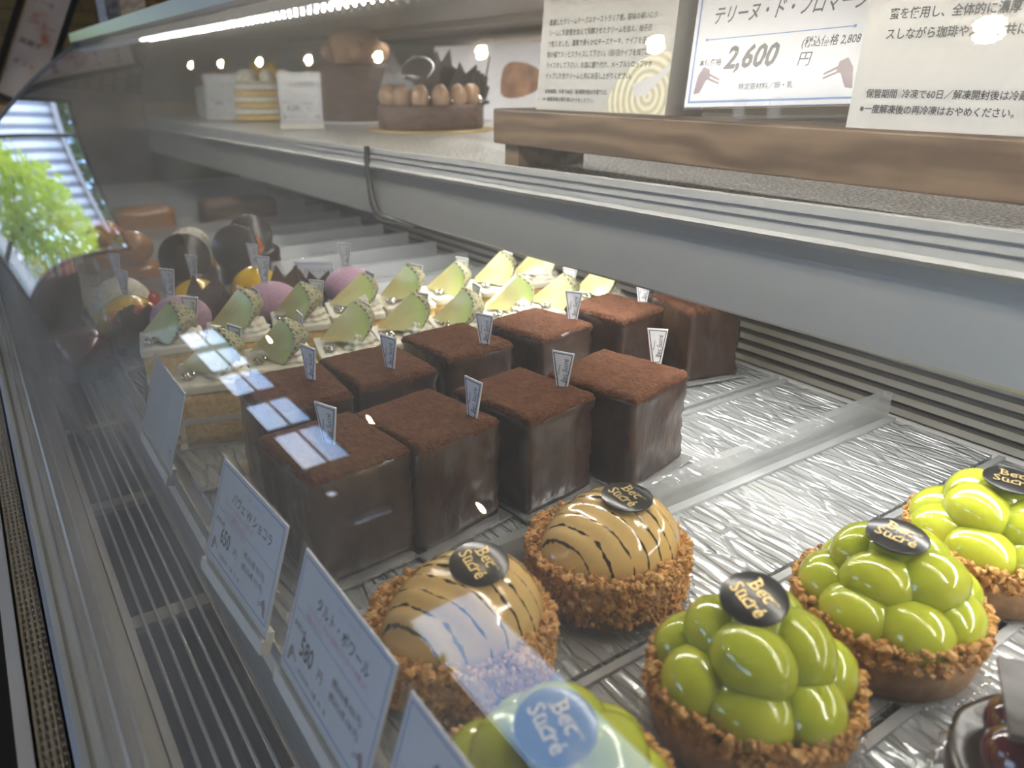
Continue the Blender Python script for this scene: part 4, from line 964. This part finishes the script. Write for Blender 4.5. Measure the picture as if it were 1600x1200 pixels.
k.text('本体価格', .0048, TM(-W * .44, H_ * .33), bold=.02, shear=.15, sx=.9); k.text('2,600', .0185, TM(-W * .28, H_ * .30), bold=.03, shear=.32, sx=.88); k.text('円', .009, TM(W * .14, H_ * .29), shear=.2)
k.text('(税込価格 2,808 円)', .0064, TM(W * .15, H_ * .42), bold=.015, shear=.2, sx=.82); k.text('特定原材料／卵・乳', .0042, TM(-W * .17, H_ * .13), bold=.01); k.build('printed_text', ink, pc)
s_ = MB(); horn(s_, -W / 2 + .006, .008, .019, False); horn(s_, W / 2 - .006, .008, .019, True); s_.build('printed_sketch', lilac_ink, pc)
MB().box(-W / 2, W / 2, -.0015, H_, .0008, .0016).box(-W / 2, W / 2, -.0082, -.0065, -.02, .004).box(-.02, -.012, -.0082, .004, .0016, .0035).box(.005, .013, -.0082, .004, .0016, .0035).build('acrylic_stand', sleeve, pc)

# ------------------------------------------------------------------ on the upper shelf: large cakes and cards
def shelf_cake(name, label, x, y, rz=0.): return thing(name, label, 'cake', (x, y, ZS + .0003), rz)
ec = shelf_cake('chocolate_gateau', 'round dark chocolate gateau with caramel shells and shards on a gold board', .585, 1.055)
MB().lathe([(.092, 0), (.093, .0015), (.091, .0025), (.0005, .0025)], 64).build('gold_board', gold, ec)
MB().lathe([(.076, .0025), (.0775, .006), (.0775, .032), (.075, .036), (.0005, .036)], 64, jit=.0012).build('gateau_body', bark_m, ec)
for k in range(9):
    a = R(150 + k * 26); MB().ball((.062 * math.cos(a), .062 * math.sin(a), .046), (.0125, .0125, .0175), 16, 12).build('caramel_shell', shell_m, ec)
MB().ball((-.008, .012, .07), .03, 28, 18).build('mirror_dome', mat('dark mirror glaze', (.06, .05, .04), .06, coat=1.), ec)
for (x, y, w, h, rz, ry) in ((-.02, .05, .085, .075, -40, 8), (.03, .03, .075, .075, -60, -10), (.05, -.01, .06, .06, -30, 14), (0, .06, .07, .065, -20, -6), (.045, .045, .06, .08, -35, 5), (-.045, .005, .045, .05, -50, -8)):
    o = leaf_shard(w, h).build('chocolate_shard', darkchoc, ec); o.location = (x, y, .034); o.rotation_euler = (R(-6), R(ry), R(rz))
for k in range(4): MB().tube([(.055 + .003 * k, -.03 - .003 * k, .034), (.06 + .004 * k, -.028 - .004 * k, .085 - .004 * k)], .003, 8).build('chocolate_stick', darkchoc, ec)
MB().tube([(.062, -.04, .034), (.072, -.05, .1)], .0012, 6).build('chocolate_stick', darkchoc, ec)
for q in ((.05, -.055), (-.03, -.045), (.0, -.06)): MB().ball((q[0], q[1], .042), .006, 12, 8).build('pearl', pearl_m, ec)
MB().lathe([(.022, 0), (.022, .004), (.0005, .004)], 24, 18, .08, c=(.058, -.03, .036)).build('chocolate_crumb', darkchoc, ec)
bc = shelf_cake('bear_cake', 'tall bark-textured chocolate cake topped with a brown piped bear head', .595, 1.335)
MB().lathe([(.085, 0), (.085, .002), (.0005, .002)], 48).build('cake_board', paper, bc)
MB().lathe([(.074, .002), (.076, .02), (.074, .05), (.075, .088), (.072, .093), (.0005, .094)], 72, jit=.004).build('bark_body', bark_m, bc)
hd = MB().ball((0, 0, .116), (.05, .045, .036), 32, 20, jit=.05).build('bear_head', fur_m, bc)
for q in ((-.012, -.043, .112, .016), ): MB().ball(q[:3], (q[3], q[3] * .8, q[3]), 18, 12).build('muzzle', fur_m, bc, 'brown muzzle')
MB().ball((-.014, -.057, .114), (.0065, .004, .006), 12, 8).build('nose', shell_m, bc)
for sx_ in (-1, 1): MB().ball((sx_ * .047, -.005, .112), (.016, .012, .017), 16, 12).build('ear', fur_m, bc)
MB().ball((.003, .0, .153), (.008, .007, .006), 12, 8).build('topknot', fur_m, bc)
lc = shelf_cake('layer_cake', 'white cream layer cake with yellow fruit behind the shelf price cards', .475, 1.46)
for k in range(6): MB().lathe([(.055, .002 + k * .01), (.0555, .004 + k * .01), (.055, .0105 + k * .01)], 48).build('sponge_layer' if k % 2 == 0 else 'cream_layer', (sponge, cream_m)[k % 2], lc)
MB().lathe([(.055, .062), (.05, .066), (.0005, .066)], 48).build('cream_top', cream_m, lc)
for k in range(7):
    a = k * 2 * PI / 7; MB().ball((.036 * math.cos(a), .036 * math.sin(a), .074), .0115, 14, 10).build('cream_dollop', cream_m, lc)
for k in range(4):
    a = k * 1.57 + .5; o = MB().prism([(-.012, 0), (.012, 0), (0, .03)], -.005, .005).build('fruit_slice', yellowg, lc); o.location = (.018 * math.cos(a), .018 * math.sin(a), .068); o.rotation_euler = (R(-15), 0, a)
fc = shelf_cake('fruit_cake', 'white box-shaped cake heaped with red and yellow fruit at the far end', .46, 1.66)
rounded_block(.1, .08, .055, 8, .0006, 9., .004).build('cream_body', cream_m, fc)
for k in range(16): MB().ball((random.uniform(-.038, .038), random.uniform(-.028, .028), .061 + random.uniform(0, .012)), random.uniform(.008, .012), 12, 8).build('fruit', (berry_m, yellowg, berry_m, orange_m)[k % 4], fc)
pk1 = price_card('price_card', 'grey price card reading 4,100 leaning before the white layer cake', frame((.43, 1.17, ZS + .0095), (.86, -.5, 0), (.06, .08, 1)), .062, .070, 'チョコバナナ', '4,100', ['(税込価格)'], ['お誕生日に', 'デコレーション'], big=.011, title_s=.0085, tsx=.75, logo=False, holder=True)
pk2 = price_card('price_card', 'grey price card farther along, before the far white cake', frame((.415, 1.50, ZS + .0095), (.86, -.5, 0), (.06, .08, 1)), .075, .068, 'ショート', '3,800', ['(税込価格)'], [], big=.011, title_s=.009, logo=False, holder=True)
# things standing against the back of the case
ph = thing('picture_board', 'white board with a brown bread picture leaning at the back of the shelf', 'picture'); ph.matrix_world = frame((.79, 1.20, ZS + .001), (.12, -1, 0), (.2, 0, 1))
MB().box(-.2, .2, 0, .128, -.004, 0).build('board', paper, ph)
o = MB(); o.add([(.05 + .055 * math.cos(q * PI / 12) + .012 * math.cos(q * PI / 6), .068 + .03 * math.sin(q * PI / 12), .0004) for q in range(24)], [tuple(range(24))]); o.build('printed_bread', mat('printed bread', (.3, .13, .05), .5, ramp=[(.3, (.12, .05, .03)), (.7, (.45, .22, .1))], noise_s=30), ph)

# ------------------------------------------------------------------ beyond the case, top left
mf = thing('framed_menu', 'black framed menu poster leaning beyond the case, top left corner', 'sign'); mf.matrix_world = frame((.14, 2.3, .165), (.89, -.12, -.45), (.45, 0, .89))
W, H_ = .085, .32
MB().box(-W / 2, W / 2, 0, H_, -.012, -.002).build('poster', mat('pale menu print', (.6, .52, .45), .5, ramp=[(.35, (.66, .6, .55)), (.55, (.6, .5, .42)), (.62, (.5, .2, .12)), (.75, (.62, .42, .18))], noise_s=9), mf)
MB().box(-W / 2 - .014, -W / 2, -.014, H_ + .014, -.014, .004).box(W / 2, W / 2 + .014, -.014, H_ + .014, -.014, .004).box(-W / 2, W / 2, -.014, 0, -.014, .004).box(-W / 2, W / 2, H_, H_ + .014, -.014, .004).build('frame', rubber, mf)
for i in range(5): MB().text(('おすすめ', 'ケーキ', 'コーヒー', '焼菓子', 'ギフト')[i], .016, T(Vector((-.03, .28 - .05 * i, -.0015))), bold=.01).build('printed_line', mat('faded brown ink', (.3, .16, .14), .5), mf)
cb = thing('side_counter', 'brown wooden counter top just beyond the end of the case', 'counter', (.1, 2.0, 0)); MB().box(.0, .9, 0, 1.0, .105, .135).build('counter_top', amber_wood, cb); MB().box(.05, .85, .05, .95, FLOOR, .105).build('cabinet', mat('dark cabinet', (.04, .035, .03), .4), cb)
ab = thing('wooden_crate', 'open amber wooden crate on top of the case', 'crate', (.40, 1.72, .3062)); MB().box(-.08, .2, -.14, .1, 0, .008).box(-.08, .2, -.14, -.132, .008, .05).box(-.08, .2, .092, .1, .008, .05).box(-.08, -.072, -.132, .092, .008, .05).box(.192, .2, -.132, .092, .008, .05).build('crate_body', amber_wood, ab)
sbx = thing('stone_tray', 'speckled grey slab standing behind the crate on the case top', 'slab', (.40, 1.90, .3062)); MB().box(-.1, .15, -.05, .05, -.0001, .11).build('slab', mat('speckled grey stone', (.4, .39, .37), .6, ramp=[(.35, (.25, .24, .23)), (.6, (.5, .49, .47))], noise_s=90), sbx)
